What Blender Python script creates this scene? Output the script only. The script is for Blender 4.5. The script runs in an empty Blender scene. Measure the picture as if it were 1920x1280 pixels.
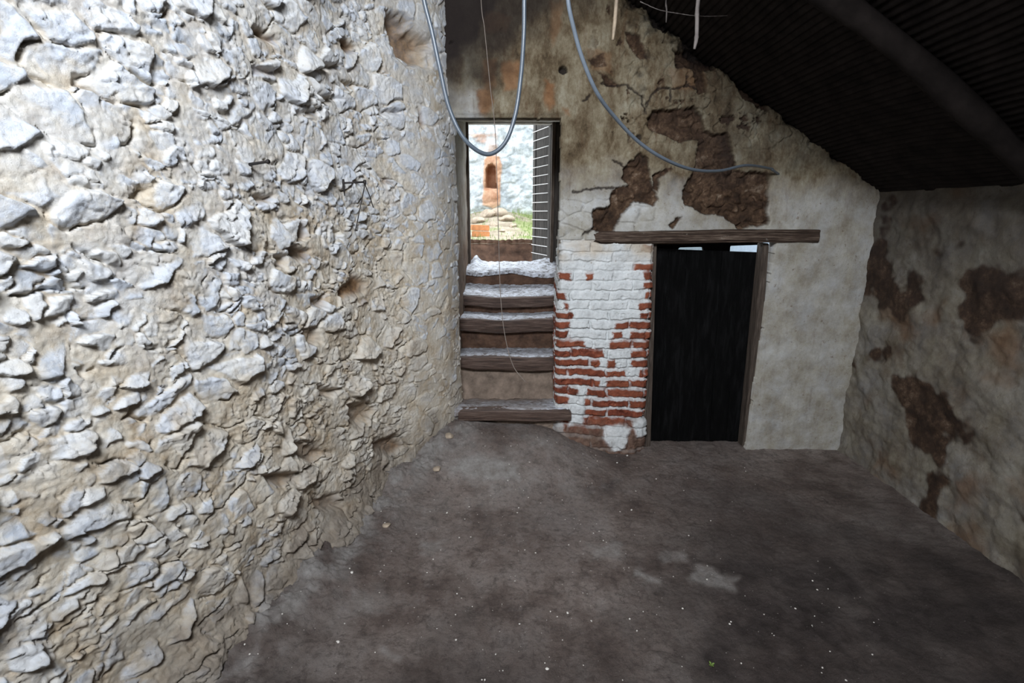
import bpy, bmesh, math, random
import numpy as np
from mathutils import Vector
sc = bpy.context.scene
COL = sc.collection
random.seed(7)

# ------------------------------------------------------------------ camera, world, lights, exposure
FPX = 967.0; PITCH = math.radians(14.0); H = 1.70
cam_d = bpy.data.cameras.new('camera'); cam = bpy.data.objects.new('camera', cam_d); COL.objects.link(cam)
cam.location = (0, 0, H); cam.rotation_euler = (math.radians(90) - PITCH, 0, 0)
cam_d.sensor_fit = 'HORIZONTAL'; cam_d.sensor_width = 36.0; cam_d.lens = FPX / 1920.0 * 36.0
cam_d.clip_start = 0.02; cam_d.clip_end = 200
sc.camera = cam
w = bpy.data.worlds.new('overcast_sky'); sc.world = w; w.use_nodes = True
bg = w.node_tree.nodes['Background']; bg.inputs[0].default_value = (0.86, 0.93, 1.0, 1); bg.inputs[1].default_value = 3.5
sc.view_settings.view_transform = 'Standard'; sc.view_settings.look = 'None'
sc.view_settings.gamma = 1.0; sc.view_settings.use_curve_mapping = False
sc.view_settings.exposure = 0.0
def area(name, loc, target, sx, sy, power, color):
    l = bpy.data.lights.new(name, 'AREA'); l.shape = 'RECTANGLE'; l.size = sx; l.size_y = sy; l.energy = power; l.color = color
    o = bpy.data.objects.new(name, l); COL.objects.link(o); o.location = loc
    o.rotation_euler = (Vector(target) - Vector(loc)).to_track_quat('-Z', 'Y').to_euler()
    return o
# lamp for an unseen roof hole added behind the camera; daylight through the doorway
area('daylight_roof_hole', (-0.15, -0.75, 3.30), (-0.45, 3.0, 1.6), 1.0, 0.75, 200, (0.88, 0.93, 1.0))
area('daylight_courtyard', (0.05, 6.2, 3.9), (0.0, 4.3, 1.2), 1.6, 1.4, 125, (0.88, 0.94, 1.0))

# ------------------------------------------------------------------ measuring helpers
CP, SP = math.cos(PITCH), math.sin(PITCH)
def at(x, y, Y):
    """world point on the vertical plane at distance Y behind photo pixel (x, y)"""
    u = (x - 960) / FPX; v = (y - 640) / FPX
    t = Y / (CP - v * SP)
    return Vector((u * t, Y, H + t * (-SP - v * CP)))
def px(X, Y, Z):
    dz = Z - H
    zc = Y * CP - dz * SP; yc = Y * SP + dz * CP
    return 960 + FPX * X / zc, 640 - FPX * yc / zc
def rng_hash(ix, iy, seed):
    n = (ix.astype(np.int64) * 374761393 + iy.astype(np.int64) * 668265263 + seed * 974711) & 0xffffffff
    n = ((n ^ (n >> 13)) * 1274126177) & 0xffffffff
    n = (n ^ (n >> 16)) & 0xffffffff
    n = (n * 2246822519) & 0xffffffff
    return ((n ^ (n >> 15)) & 0xffffff) / float(0xffffff)
def noise(x, y, seed=0):
    ix = np.floor(x); iy = np.floor(y); fx = x - ix; fy = y - iy
    ux = fx * fx * fx * (fx * (fx * 6 - 15) + 10); uy = fy * fy * fy * (fy * (fy * 6 - 15) + 10)
    def g(dx, dy):
        a = rng_hash(ix + dx, iy + dy, seed) * 2 * math.pi
        return np.cos(a) * (fx - dx) + np.sin(a) * (fy - dy)
    n0 = g(0, 0) * (1 - ux) + g(1, 0) * ux; n1 = g(0, 1) * (1 - ux) + g(1, 1) * ux
    return (n0 * (1 - uy) + n1 * uy) * 1.4
def fbm(x, y, f, o=4, seed=0, gain=0.5, ridged=False):
    r = 0; a = 1; tot = 0
    for k in range(o):
        n = noise(x * f + 13.7 * k, y * f - 7.1 * k, seed + k)
        if ridged: n = 1 - 2 * np.abs(n)
        r = r + a * n; tot += a; a *= gain; f *= 2.03
    return r / tot
def voronoi(x, y, seed=0, jit=0.95):
    """F1, F2, cell random numbers, offset from the cell point"""
    ix = np.floor(x); iy = np.floor(y)
    f1 = np.full(x.shape, 9.0); f2 = np.full(x.shape, 9.0)
    r1 = np.zeros(x.shape); r2 = np.zeros(x.shape); r3 = np.zeros(x.shape); ox = np.zeros(x.shape); oy = np.zeros(x.shape)
    for dx in (-1, 0, 1):
        for dy in (-1, 0, 1):
            cx = ix + dx; cy = iy + dy
            px_ = cx + 0.5 + jit * (rng_hash(cx, cy, seed) - 0.5); py_ = cy + 0.5 + jit * (rng_hash(cx, cy, seed + 91) - 0.5)
            ddx = x - px_; ddy = y - py_; d = np.sqrt(ddx * ddx + ddy * ddy)
            m = d < f1
            f2 = np.where(m, f1, np.minimum(f2, d))
            f1 = np.where(m, d, f1)
            r1 = np.where(m, rng_hash(cx, cy, seed + 5), r1); r2 = np.where(m, rng_hash(cx, cy, seed + 17), r2); r3 = np.where(m, rng_hash(cx, cy, seed + 29), r3)
            ox = np.where(m, ddx, ox); oy = np.where(m, ddy, oy)
    return f1, f2, r1, r2, r3, ox, oy
def ss(a, b, x):
    t = np.clip((x - a) / (b - a), 0, 1); return t * t * (3 - 2 * t)
def poly_sd(x, y, pts):
    """signed distance to polygon, negative inside"""
    inside = np.zeros(x.shape, bool); d = np.full(x.shape, 1e9)
    n = len(pts)
    for i in range(n):
        x1, y1 = pts[i]; x2, y2 = pts[(i + 1) % n]
        ex, ey = x2 - x1, y2 - y1
        t = np.clip(((x - x1) * ex + (y - y1) * ey) / (ex * ex + ey * ey + 1e-9), 0, 1)
        d = np.minimum(d, np.hypot(x - x1 - t * ex, y - y1 - t * ey))
        if y1 != y2:
            c = ((y1 > y) != (y2 > y)) & (x < (x2 - x1) * (y - y1) / (y2 - y1) + x1)
            inside ^= c
    return np.where(inside, -d, d)
def line_d(x, y, pts):
    d = np.full(x.shape, 1e9)
    for (x1, y1), (x2, y2) in zip(pts[:-1], pts[1:]):
        ex, ey = x2 - x1, y2 - y1
        t = np.clip(((x - x1) * ex + (y - y1) * ey) / (ex * ex + ey * ey + 1e-9), 0, 1)
        d = np.minimum(d, np.hypot(x - x1 - t * ex, y - y1 - t * ey))
    return d
def interp(xs, table):
    return np.interp(xs, [t[0] for t in table], [t[1] for t in table])

# ------------------------------------------------------------------ object helpers
def tag(o, label=None, cat=None, group=None, kind=None):
    if label: o['label'] = label
    if cat: o['category'] = cat
    if group: o['group'] = group
    if kind: o['kind'] = kind
    return o
def empty(name, loc=(0, 0, 0)):
    o = bpy.data.objects.new(name, None); COL.objects.link(o); o.location = loc; o.empty_display_size = 0.1
    return o
def link(name, me, mat, parent=None):
    o = bpy.data.objects.new(name, me); COL.objects.link(o)
    if mat: me.materials.append(mat)
    if parent:
        o.parent = parent
        if parent.parent: me.transform(__import__('mathutils').Matrix.Translation(-(parent.location + parent.parent.location)))
        else: me.transform(__import__('mathutils').Matrix.Translation(-parent.location))
    return o
def grid_obj(name, P, mat, attrs=None, keep=None, parent=None, thick=None, flip=False, smooth=True):
    n, m = P.shape[:2]
    idx = np.arange(n * m).reshape(n, m)
    q = np.stack([idx[:-1, :-1], idx[1:, :-1], idx[1:, 1:], idx[:-1, 1:]], -1)
    if flip: q = q[..., ::-1]
    if keep is not None: q = q[keep]
    q = q.reshape(-1, 4)
    used = np.unique(q); remap = -np.ones(n * m, int); remap[used] = np.arange(len(used))
    co = P.reshape(-1, 3)[used]; q = remap[q]
    at_ = {k: a.reshape(-1)[used] for k, a in (attrs or {}).items()}
    if thick is not None:                       # fold the border back to give the sheet real thickness
        e = np.concatenate([q[:, [0, 1]], q[:, [1, 2]], q[:, [2, 3]], q[:, [3, 0]]])
        key = np.sort(e, 1); kk = key[:, 0] * (len(co) + 1) + key[:, 1]
        u, first, cnt = np.unique(kk, return_index=True, return_counts=True)
        be = e[first[cnt == 1]]
        bv = np.unique(be); rm = -np.ones(len(co), int); rm[bv] = len(co) + np.arange(len(bv))
        co = np.concatenate([co, co[bv] + np.array(thick)])
        q = np.concatenate([q, np.stack([be[:, 1], be[:, 0], rm[be[:, 0]], rm[be[:, 1]]], -1)])
        at_ = {k: np.concatenate([a, a[bv]]) for k, a in at_.items()}
    me = bpy.data.meshes.new(name)
    me.vertices.add(len(co)); me.vertices.foreach_set('co', co.astype(np.float32).ravel())
    me.loops.add(q.size); me.loops.foreach_set('vertex_index', q.astype(np.int32).ravel())
    me.polygons.add(len(q)); me.polygons.foreach_set('loop_start', np.arange(0, q.size, 4, dtype=np.int32))
    me.update(calc_edges=True)
    if smooth: me.polygons.foreach_set('use_smooth', np.ones(len(q), bool))
    for k, a in at_.items():
        t = me.attributes.new(k, 'FLOAT', 'POINT'); t.data.foreach_set('value', a.astype(np.float32))
    return link(name, me, mat, parent)
def bm_obj(name, bm, mat, parent=None, smooth=False):
    me = bpy.data.meshes.new(name); bm.normal_update(); bm.to_mesh(me); bm.free()
    if smooth:
        for p in me.polygons: p.use_smooth = True
    return link(name, me, mat, parent)
def tube(bm, pts, radii, seg=10, wob=0, cap=True):
    pts = [Vector(p) for p in pts]
    if not hasattr(radii, '__len__'): radii = [radii] * len(pts)
    rings = []; up = Vector((0, 0, 1))
    prev = None
    for i, p in enumerate(pts):
        t = (pts[min(i + 1, len(pts) - 1)] - pts[max(i - 1, 0)]).normalized()
        if prev is None:
            a = t.cross(up) if abs(t.dot(up)) < 0.95 else t.cross(Vector((1, 0, 0)))
        else: a = prev - t * prev.dot(t)
        a.normalize(); prev = a; b = t.cross(a)
        rings.append([bm.verts.new(p + (a * math.cos(k * 2 * math.pi / seg) + b * math.sin(k * 2 * math.pi / seg)) * radii[i] * (1 + wob * random.uniform(-1, 1))) for k in range(seg)])
    for r0, r1 in zip(rings[:-1], rings[1:]):
        for k in range(seg): bm.faces.new((r0[k], r0[(k + 1) % seg], r1[(k + 1) % seg], r1[k]))
    if cap: bm.faces.new(rings[0][::-1]); bm.faces.new(rings[-1])
def catmull(pts, n=8):
    pts = [Vector(p) for p in pts]; P = [2 * pts[0] - pts[1]] + pts + [2 * pts[-1] - pts[-2]]; out = []
    for i in range(1, len(P) - 2):
        for k in range(n):
            t = k / n
            out.append(0.5 * ((2 * P[i]) + (-P[i - 1] + P[i + 1]) * t + (2 * P[i - 1] - 5 * P[i] + 4 * P[i + 1] - P[i + 2]) * t * t + (-P[i - 1] + 3 * P[i] - 3 * P[i + 1] + P[i + 2]) * t ** 3))
    return out + [pts[-1]]
def box(bm, x0, x1, y0, y1, z0, z1):
    v = [bm.verts.new((x, y, z)) for z in (z0, z1) for y in (y0, y1) for x in (x0, x1)]
    for f in ((0, 2, 3, 1), (4, 5, 7, 6), (0, 1, 5, 4), (2, 6, 7, 3), (0, 4, 6, 2), (1, 3, 7, 5)): bm.faces.new([v[i] for i in f])
    return v
def rock(bm, c, r, seed, flat=0.7, sub=2):
    rr = random.Random(seed)
    ret = bmesh.ops.create_icosphere(bm, subdivisions=sub, radius=1)
    ax = [rr.uniform(0.75, 1.25) for _ in range(3)]; planes = [(Vector([rr.gauss(0, 1) for _ in range(3)]).normalized(), rr.uniform(0.6, 0.85)) for _ in range(7)]
    a = rr.uniform(0, 6.3); ca, sa = math.cos(a), math.sin(a)
    for v in ret['verts']:
        p = v.co.copy()
        for n, d in planes:
            k = p.dot(n)
            if k > d: p -= n * (k - d) * 0.85
        p = Vector((p.x * ax[0], p.y * ax[1], p.z * ax[2] * flat)) * r
        v.co = Vector((p.x * ca - p.y * sa, p.x * sa + p.y * ca, p.z)) + Vector(c)

# ------------------------------------------------------------------ materials
class NT:
    def __init__(s, name, rough=0.9, spec=0.3):
        s.m = bpy.data.materials.new(name); s.m.use_nodes = True; s.t = s.m.node_tree; s.b = s.t.nodes['Principled BSDF']
        s.b.inputs['Roughness'].default_value = rough; s.b.inputs['Specular IOR Level'].default_value = spec
        s.co = s.t.nodes.new('ShaderNodeTexCoord').outputs['Object']
    def n(s, typ, **k):
        x = s.t.nodes.new(typ)
        for a, v in k.items(): setattr(x, a, v)
        return x
    def L(s, a, b): s.t.links.new(a, b)
    def attr(s, name): return s.n('ShaderNodeAttribute', attribute_name=name).outputs['Fac']
    def noise(s, scale, detail=4, rough=0.55, stretch=None, dist=0.0):
        x = s.n('ShaderNodeTexNoise'); x.inputs['Scale'].default_value = scale; x.inputs['Detail'].default_value = detail; x.inputs['Roughness'].default_value = rough; x.inputs['Distortion'].default_value = dist
        if stretch:
            mp = s.n('ShaderNodeMapping'); mp.inputs['Scale'].default_value = stretch; s.L(s.co, mp.inputs[0]); s.L(mp.outputs[0], x.inputs['Vector'])
        else: s.L(s.co, x.inputs['Vector'])
        return x.outputs['Fac']
    def ramp(s, fac, stops):
        r = s.n('ShaderNodeValToRGB'); e = r.color_ramp.elements
        while len(e) < len(stops): e.new(0.5)
        for q, (p, c) in zip(e, stops): q.position = p; q.color = (c[0], c[1], c[2], 1) if hasattr(c, '__len__') else (c, c, c, 1)
        s.L(fac, r.inputs[0]); return r.outputs[0]
    def mix(s, fac, a, b, mode='MIX'):
        x = s.n('ShaderNodeMix', data_type='RGBA', blend_type=mode)
        for v, i in ((fac, 0), (a, 6), (b, 7)):
            if hasattr(v, 'default_value') or hasattr(v, 'links'): s.L(v, x.inputs[i])
            elif i == 0: x.inputs[0].default_value = v
            else: x.inputs[i].default_value = (v[0], v[1], v[2], 1)
        return x.outputs[2]
    def math(s, op, a, b=0.0, c=0.0):
        x = s.n('ShaderNodeMath', operation=op)
        for v, i in ((a, 0), (b, 1), (c, 2)):
            if hasattr(v, 'links'): s.L(v, x.inputs[i])
            else: x.inputs[i].default_value = v
        return x.outputs[0]
    def color(s, c): s.L(c, s.b.inputs['Base Color']) if hasattr(c, 'links') else s.b.inputs['Base Color'].__setattr__('default_value', (c[0], c[1], c[2], 1)); return s
    def bump(s, h, strength=0.5, dist=0.01):
        x = s.n('ShaderNodeBump'); x.inputs['Strength'].default_value = strength; x.inputs['Distance'].default_value = dist
        s.L(h, x.inputs['Height']); s.L(x.outputs[0], s.b.inputs['Normal']); return s

def rubble_mat():
    t = NT('limewashed_rubble', 0.75, 0.3)
    stone = t.ramp(t.attr('var'), [(0.0, (0.34, 0.36, 0.40)), (0.3, (0.52, 0.56, 0.62)), (0.65, (0.66, 0.69, 0.74)), (1.0, (0.76, 0.76, 0.75))])
    stone = t.mix(t.ramp(t.noise(14, 8, 0.7), [(0.46, 0), (0.62, 1)]), stone, (0.72, 0.70, 0.66))
    stone = t.mix(t.ramp(t.noise(45, 8, 0.75), [(0.56, 0), (0.70, 0.8)]), stone, (0.36, 0.34, 0.32))
    mort = t.ramp(t.noise(9, 8, 0.7), [(0.28, (0.40, 0.29, 0.18)), (0.42, (0.58, 0.49, 0.37)), (0.56, (0.69, 0.63, 0.53)), (0.7, (0.76, 0.72, 0.65))])
    c = t.mix(t.attr('tan'), stone, mort)
    c = t.mix(t.attr('rust'), c, t.ramp(t.noise(30, 6, 0.7), [(0.35, (0.10, 0.055, 0.028)), (0.65, (0.34, 0.20, 0.10))]))
    c = t.mix(t.attr('dirt'), c, t.ramp(t.noise(20, 8, 0.7), [(0.3, (0.10, 0.075, 0.055)), (0.7, (0.30, 0.25, 0.20))]))
    t.color(c)
    t.bump(t.math('ADD', t.noise(60, 10, 0.8), t.math('MULTIPLY', t.noise(180, 6, 0.8), 0.4)), 0.7, 0.009)
    return t.m
def plaster_mat():
    t = NT('old_plaster', 0.85, 0.25)
    white = t.ramp(t.noise(6, 9, 0.72), [(0.3, (0.30, 0.27, 0.21)), (0.44, (0.46, 0.44, 0.39)), (0.58, (0.60, 0.60, 0.58)), (0.7, (0.68, 0.71, 0.73))])
    ochre = t.ramp(t.noise(5, 10, 0.75, (1.5, 1, 0.9)), [(0.34, (0.055, 0.036, 0.018)), (0.45, (0.15, 0.110, 0.065)), (0.56, (0.27, 0.225, 0.15)), (0.70, (0.42, 0.39, 0.30))])
    c = t.mix(t.attr('ochre'), white, ochre)
    c = t.mix(t.math('MULTIPLY', t.ramp(t.noise(3.0, 8, 0.75, (5.0, 1, 0.9)), [(0.55, 0), (0.66, 0.65)]), t.attr('ochre')), c, (0.11, 0.058, 0.028))
    c = t.mix(t.math('MULTIPLY', t.ramp(t.noise(35, 6, 0.75), [(0.60, 0), (0.68, 1)]), 0.8), c, (0.17, 0.12, 0.08))
    c = t.mix(t.attr('rust'), c, t.ramp(t.noise(14, 7, 0.7), [(0.3, (0.15, 0.07, 0.03)), (0.7, (0.33, 0.18, 0.09))]))
    core = t.ramp(t.noise(11, 9, 0.75), [(0.30, (0.022, 0.014, 0.010)), (0.48, (0.060, 0.034, 0.020)), (0.58, (0.12, 0.072, 0.043)), (0.70, (0.30, 0.23, 0.17))])
    c = t.mix(t.attr('loss'), c, core)
    c = t.mix(t.attr('soot'), c, (0.018, 0.013, 0.012))  # soot, plus the roof shadow painted in at upper right
    t.color(c)
    t.bump(t.math('ADD', t.noise(40, 10, 0.75), t.math('MULTIPLY', t.noise(150, 6, 0.8), 0.4)), 0.7, 0.010)
    return t.m
def brick_mat():
    t = NT('painted_brick', 0.8, 0.25)
    red = t.ramp(t.noise(16, 8, 0.7), [(0.30, (0.060, 0.017, 0.010)), (0.48, (0.17, 0.042, 0.023)), (0.60, (0.27, 0.075, 0.040)), (0.74, (0.42, 0.19, 0.11))])
    red = t.mix(t.math('MULTIPLY', t.attr('var'), 0.4), red, (0.33, 0.11, 0.055))
    white = t.ramp(t.noise(12, 8, 0.7), [(0.3, (0.50, 0.51, 0.50)), (0.5, (0.68, 0.70, 0.70)), (0.7, (0.78, 0.79, 0.78))])
    white = t.mix(t.ramp(t.noise(40, 6, 0.7), [(0.62, 0), (0.70, 1)]), white, (0.25, 0.20, 0.15))
    c = t.mix(t.attr('red'), white, red)
    c = t.mix(t.attr('cream'), c, (0.56, 0.47, 0.36))
    c = t.mix(t.attr('dirt'), c, t.ramp(t.noise(22, 8, 0.7), [(0.3, (0.06, 0.035, 0.026)), (0.7, (0.22, 0.15, 0.11))]))
    t.color(c)
    t.bump(t.math('ADD', t.noise(50, 10, 0.75), t.math('MULTIPLY', t.noise(170, 6, 0.8), 0.5)), 0.6, 0.008)
    return t.m
def floor_mat():
    t = NT('damp_earth_floor', 0.7, 0.35)
    c = t.ramp(t.noise(2.2, 10, 0.68), [(0.30, (0.060, 0.042, 0.036)), (0.43, (0.16, 0.120, 0.102)), (0.55, (0.27, 0.220, 0.193)), (0.68, (0.42, 0.365, 0.33))])
    c = t.mix(t.ramp(t.noise(1.1, 6, 0.6), [(0.48, 0), (0.60, 0.5)]), c, (0.080, 0.060, 0.056))
    c = t.mix(t.math('MULTIPLY', t.ramp(t.noise(34, 10, 0.8), [(0.53, 0), (0.66, 1)]), 0.8), c, (0.045, 0.032, 0.028))
    c = t.mix(t.math('MULTIPLY', t.ramp(t.noise(9, 10, 0.8), [(0.52, 0), (0.64, 1)]), 0.35), c, (0.34, 0.30, 0.28))
    c = t.mix(t.math('MULTIPLY', t.ramp(t.noise(13, 12, 0.82, dist=0.6), [(0.50, 0), (0.60, 1)]), 0.55), c, (0.050, 0.036, 0.030))
    c = t.mix(t.attr('pale'), c, t.ramp(t.noise(18, 8, 0.7), [(0.3, (0.20, 0.18, 0.16)), (0.7, (0.44, 0.42, 0.40))]))
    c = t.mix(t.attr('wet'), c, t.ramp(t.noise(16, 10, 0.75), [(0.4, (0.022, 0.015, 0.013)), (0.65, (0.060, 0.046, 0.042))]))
    c = t.mix(t.math('MULTIPLY', t.ramp(t.noise(120, 3, 0.6), [(0.70, 0), (0.74, 1)]), 0.7), c, (0.55, 0.5, 0.45))
    t.color(c)
    r = t.ramp(t.noise(4, 6, 0.6), [(0.3, 0.5), (0.7, 0.85)]); t.L(r, t.b.inputs['Roughness'])
    t.bump(t.math('ADD', t.noise(25, 10, 0.78), t.math('MULTIPLY', t.noise(140, 6, 0.8), 0.35)), 1.0, 0.016)
    return t.m
def wood_mat(name, dark, mid, light, rough=0.75, axis=(1, 12, 12), spec=0.3, scale=6, pale=None, palec=(0.6, 0.6, 0.62)):
    t = NT(name, rough, spec)
    g = t.noise(scale, 8, 0.65, axis, 0.3)
    c = t.ramp(g, [(0.3, dark), (0.5, mid), (0.72, light)])
    if pale is not None:
        c = t.mix(t.ramp(t.noise(11, 8, 0.75, (1, 2.5, 2.5)), [(pale, 0), (pale + 0.07, 1)]), c, palec)
    t.color(c)
    t.bump(t.math('ADD', g, t.math('MULTIPLY', t.noise(70, 6, 0.7, axis), 0.4)), 0.8, 0.008)
    return t.m
def plain(name, c, rough=0.6, spec=0.4, var=0.3, scale=20, bump=0.3, metallic=0):
    t = NT(name, rough, spec); t.b.inputs['Metallic'].default_value = metallic
    t.color(t.ramp(t.noise(scale, 6, 0.65), [(0.3, [k * (1 - var) for k in c]), (0.7, [min(1, k * (1 + var)) for k in c])]))
    t.bump(t.noise(scale * 4, 6, 0.7), bump, 0.004)
    return t.m
M = dict(rubble=rubble_mat(), plaster=plaster_mat(), brick=brick_mat(), floor=floor_mat())
M['beam'] = wood_mat('weathered_beam', (0.010, 0.006, 0.004), (0.075, 0.048, 0.034), (0.25, 0.19, 0.145), 0.8, (1, 20, 20), pale=0.62, palec=(0.5, 0.46, 0.4))
M['nosing'] = wood_mat('worn_step_wood', (0.018, 0.010, 0.007), (0.085, 0.050, 0.036), (0.20, 0.14, 0.11), 0.5, (1, 14, 14), 0.5)
M['door'] = wood_mat('blackened_door_wood', (0.0015, 0.0015, 0.0015), (0.003, 0.003, 0.003), (0.010, 0.010, 0.0105), 0.85, (5, 5, 0.8), 0.08)
M['frame'] = wood_mat('grey_brown_frame_wood', (0.03, 0.022, 0.017), (0.08, 0.06, 0.047), (0.16, 0.13, 0.105), 0.75, (12, 12, 1))
M['leaf'] = wood_mat('dark_leaf_wood', (0.02, 0.017, 0.015), (0.06, 0.052, 0.046), (0.13, 0.115, 0.10), 0.75, (16, 16, 1))
M['riser'] = plain('brown_earth_riser', (0.10, 0.055, 0.035), 0.8, 0.3, 0.6, 9, 0.9)
M['soil'] = plain('pale_earth_riser', (0.21, 0.16, 0.125), 0.9, 0.15, 0.45, 12, 0.9)
M['cable_g'] = plain('grey_cable_sheath', (0.13, 0.155, 0.185), 0.38, 0.5, 0.12, 30, 0.05)
M['cable_b'] = plain('dark_cable_sheath', (0.065, 0.08, 0.098), 0.35, 0.5, 0.15, 30, 0.05)
M['iron'] = plain('rusty_black_iron', (0.018, 0.014, 0.013), 0.6, 0.4, 0.4, 60, 0.4)
M['string'] = plain('pale_string', (0.25, 0.21, 0.18), 0.8, 0.2, 0.2, 60, 0.1)
M['cane'] = plain('dry_cane', (0.30, 0.235, 0.165), 0.6, 0.4, 0.3, 25, 0.3)
M['cane_g'] = plain('grey_dry_cane', (0.15, 0.13, 0.12), 0.7, 0.3, 0.3, 25, 0.3)
M['roof'] = plain('sooty_roof_cane', (0.014, 0.011, 0.010), 0.9, 0.1, 0.5, 10, 0.4)
M['terracotta'] = plain('terracotta_brick', (0.48, 0.21, 0.09), 0.85, 0.2, 0.25, 15, 0.4)
M['stone'] = plain('pale_rubble_stone', (0.36, 0.29, 0.22), 0.85, 0.2, 0.35, 12, 0.7)
M['pebble'] = plain('white_plaster_crumb', (0.62, 0.58, 0.53), 0.8, 0.2, 0.3, 40, 0.3)
M['green'] = plain('green_leaf', (0.15, 0.23, 0.05), 0.6, 0.3, 0.35, 30, 0.1)
M['rod'] = plain('pale_metal_rod', (0.72, 0.70, 0.68), 0.4, 0.5, 0.1, 30, 0.1)

# ------------------------------------------------------------------ floor
D1 = 3.52                                   # plane of the end wall
def floor_z(X, Y):
    base = 0.02 * fbm(X, Y, 1.3, 3, 5)
    mound = 0.21 * ss(2.72, 3.5, Y) * (1 - ss(0.10, 0.78, X))
    foot = interp(Y, LW_TABLE)
    heap = 0.13 * np.exp(-(np.maximum(0, X - foot) / 0.19) ** 2 * 0.8)
    return base + mound + heap * (0.6 + 0.8 * fbm(X, Y, 3, 2, 8)) * (1 - 0.5 * ss(2.8, 3.4, Y))
LW = [(-0.375, 3.66), (-0.405, 3.52), (-0.47, 3.36), (-0.62, 3.14), (-0.79, 2.86), (-0.90, 2.45), (-1.00, 2.05), (-1.14, 1.65), (-1.30, 1.15), (-1.46, 0.5), (-1.55, -0.4), (-1.6, -1.9)]
LW_TABLE = sorted([(y, x) for x, y in LW])
gx = np.concatenate([np.arange(-1.7, 2.0, 0.0065), np.arange(2.0, 2.75, 0.02)]); gy = np.concatenate([np.arange(-2.0, 0.7, 0.03), np.arange(0.7, 3.62, 0.0065), np.arange(3.62, 4.2, 0.012)])
GX, GY = np.meshgrid(gx, gy, indexing='ij')
fz = floor_z(GX, GY)
rgh = fbm(GX, GY, 9, 5, 21, 0.6)
lump = ss(0.15, 0.6, fbm(GX, GY, 4.0, 4, 33))
nearw = ss(0.36, 0.05, GX - interp(GY, LW_TABLE))
fz = fz + nearw * (0.030 * fbm(GX, GY, 9, 5, 47, 0.62) + 0.018 * fbm(GX, GY, 22, 3, 49, 0.6, True)) + 0.010 * rgh + 0.004 * fbm(GX, GY, 38, 3, 45, 0.7) + 0.016 * lump * np.abs(fbm(GX, GY, 26, 4, 41)) + 0.003 * fbm(GX, GY, 55, 2, 43) + 0.010 * ss(0.3, .9, fbm(GX, GY, 20, 3, 51)) * ss(2.6, 3.4, GY)
FX, FY = px(GX, GY, fz)
pale = np.zeros_like(fz); wet = np.zeros_like(fz)
wx, wy = FX + 22 * fbm(GX, GY, 7, 4, 61), FY + 14 * fbm(GX, GY, 7, 4, 71)
for poly, a, s in (([(850, 865), (900, 850), (975, 875), (970, 895), (900, 900), (850, 885)], 0.8, 16), ([(790, 1020), (830, 1015), (825, 1035), (795, 1035)], 0.5, 12),
                   ([(1185, 1068), (1230, 1078), (1240, 1092), (1190, 1080)], 0.65, 6), ([(1300, 1060), (1380, 1085), (1385, 1108), (1320, 1100), (1295, 1085)], 0.6, 8),
                   ([(1235, 1035), (1285, 1035), (1285, 1052), (1240, 1055)], 0.45, 8), ([(720, 1215), (750, 1235), (742, 1245), (715, 1225)], 0.5, 8),
                   ([(1110, 1025), (1165, 1018), (1165, 1040), (1110, 1045)], 0.5, 12), ([(600, 1150), (720, 1100), (730, 1130), (610, 1180)], 0.25, 20),
                   ([(660, 1110), (700, 1110), (695, 1140), (665, 1145)], 0.4, 10)):
    sd = poly_sd(wx, wy, poly); pale = np.maximum(pale, a * ss(s, -s * 0.6, sd))
pale = np.maximum(pale, 0.85 * ss(0.34, 0.05, GX - interp(GY, LW_TABLE)) * ss(-0.35, 0.35, fbm(GX, GY, 8, 4, 77)))
pale = np.maximum(pale, 0.40 * ss(2.3, 3.0, GY) * ss(1.0, 0.2, GX) * ss(-0.4, 0.5, fbm(GX, GY, 5, 5, 83)))
wet = np.maximum(0.9 * ss(0.15, 1.05, GX + 0.35 * (1.9 - GY)) * ss(3.5, 2.0, GY) , 0.88 * ss(2.25, 1.15, GY + 0.5 * fbm(GX, GY, 2, 5, 91)))  # darker towards the near end and the right of the floor
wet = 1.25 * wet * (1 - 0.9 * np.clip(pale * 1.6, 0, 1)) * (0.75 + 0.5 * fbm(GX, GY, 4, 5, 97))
crack = line_d(wx, wy, [(1180, 1212), (1240, 1216), (1285, 1232)]); fz -= 0.012 * ss(4, 0, crack)
fl = grid_obj('floor', np.stack([GX, GY, fz], -1), M['floor'], dict(pale=pale, wet=np.clip(wet, 0, 0.96)))
tag(fl, kind='structure')
def ground(x, y):
    i = min(max(int(np.searchsorted(gx, x)), 0), len(gx) - 1); j = min(max(int(np.searchsorted(gy, y)), 0), len(gy) - 1)
    return float(fz[i, j])

# ------------------------------------------------------------------ left rubble wall
pl = catmull([(x, y, 0) for x, y in LW], 40)
pa = np.array([(p.x, p.y) for p in pl]); seg = np.hypot(*(pa[1:] - pa[:-1]).T); arc = np.concatenate([[0], np.cumsum(seg)])
Lvis = arc[-1]
sv = []; s_ = 0.0
while s_ < Lvis:
    sv.append(s_); y_ = np.interp(s_, arc, pa[:, 1]); s_ += 0.0042 if y_ > 1.0 else 0.02
sv = np.array(sv); zv = np.arange(-0.12, 3.75, 0.0046); zv = np.concatenate([zv[zv < 3.0], np.arange(3.0, 3.8, 0.02)])
bx = np.interp(sv, arc, pa[:, 0]); by = np.interp(sv, arc, pa[:, 1])
tx = np.gradient(bx, sv); ty = np.gradient(by, sv); k = 25
ker = np.ones(2 * k + 1) / (2 * k + 1)
tx = np.convolve(np.pad(tx, k, 'edge'), ker, 'valid'); ty = np.convolve(np.pad(ty, k, 'edge'), ker, 'valid')
ln = np.hypot(tx, ty); nx, ny = -ty / ln, tx / ln           # normal towards the room
S, Z = np.meshgrid(sv, zv, indexing='ij')
BX = np.repeat(bx[:, None], len(zv), 1); BY = np.repeat(by[:, None], len(zv), 1)
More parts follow.
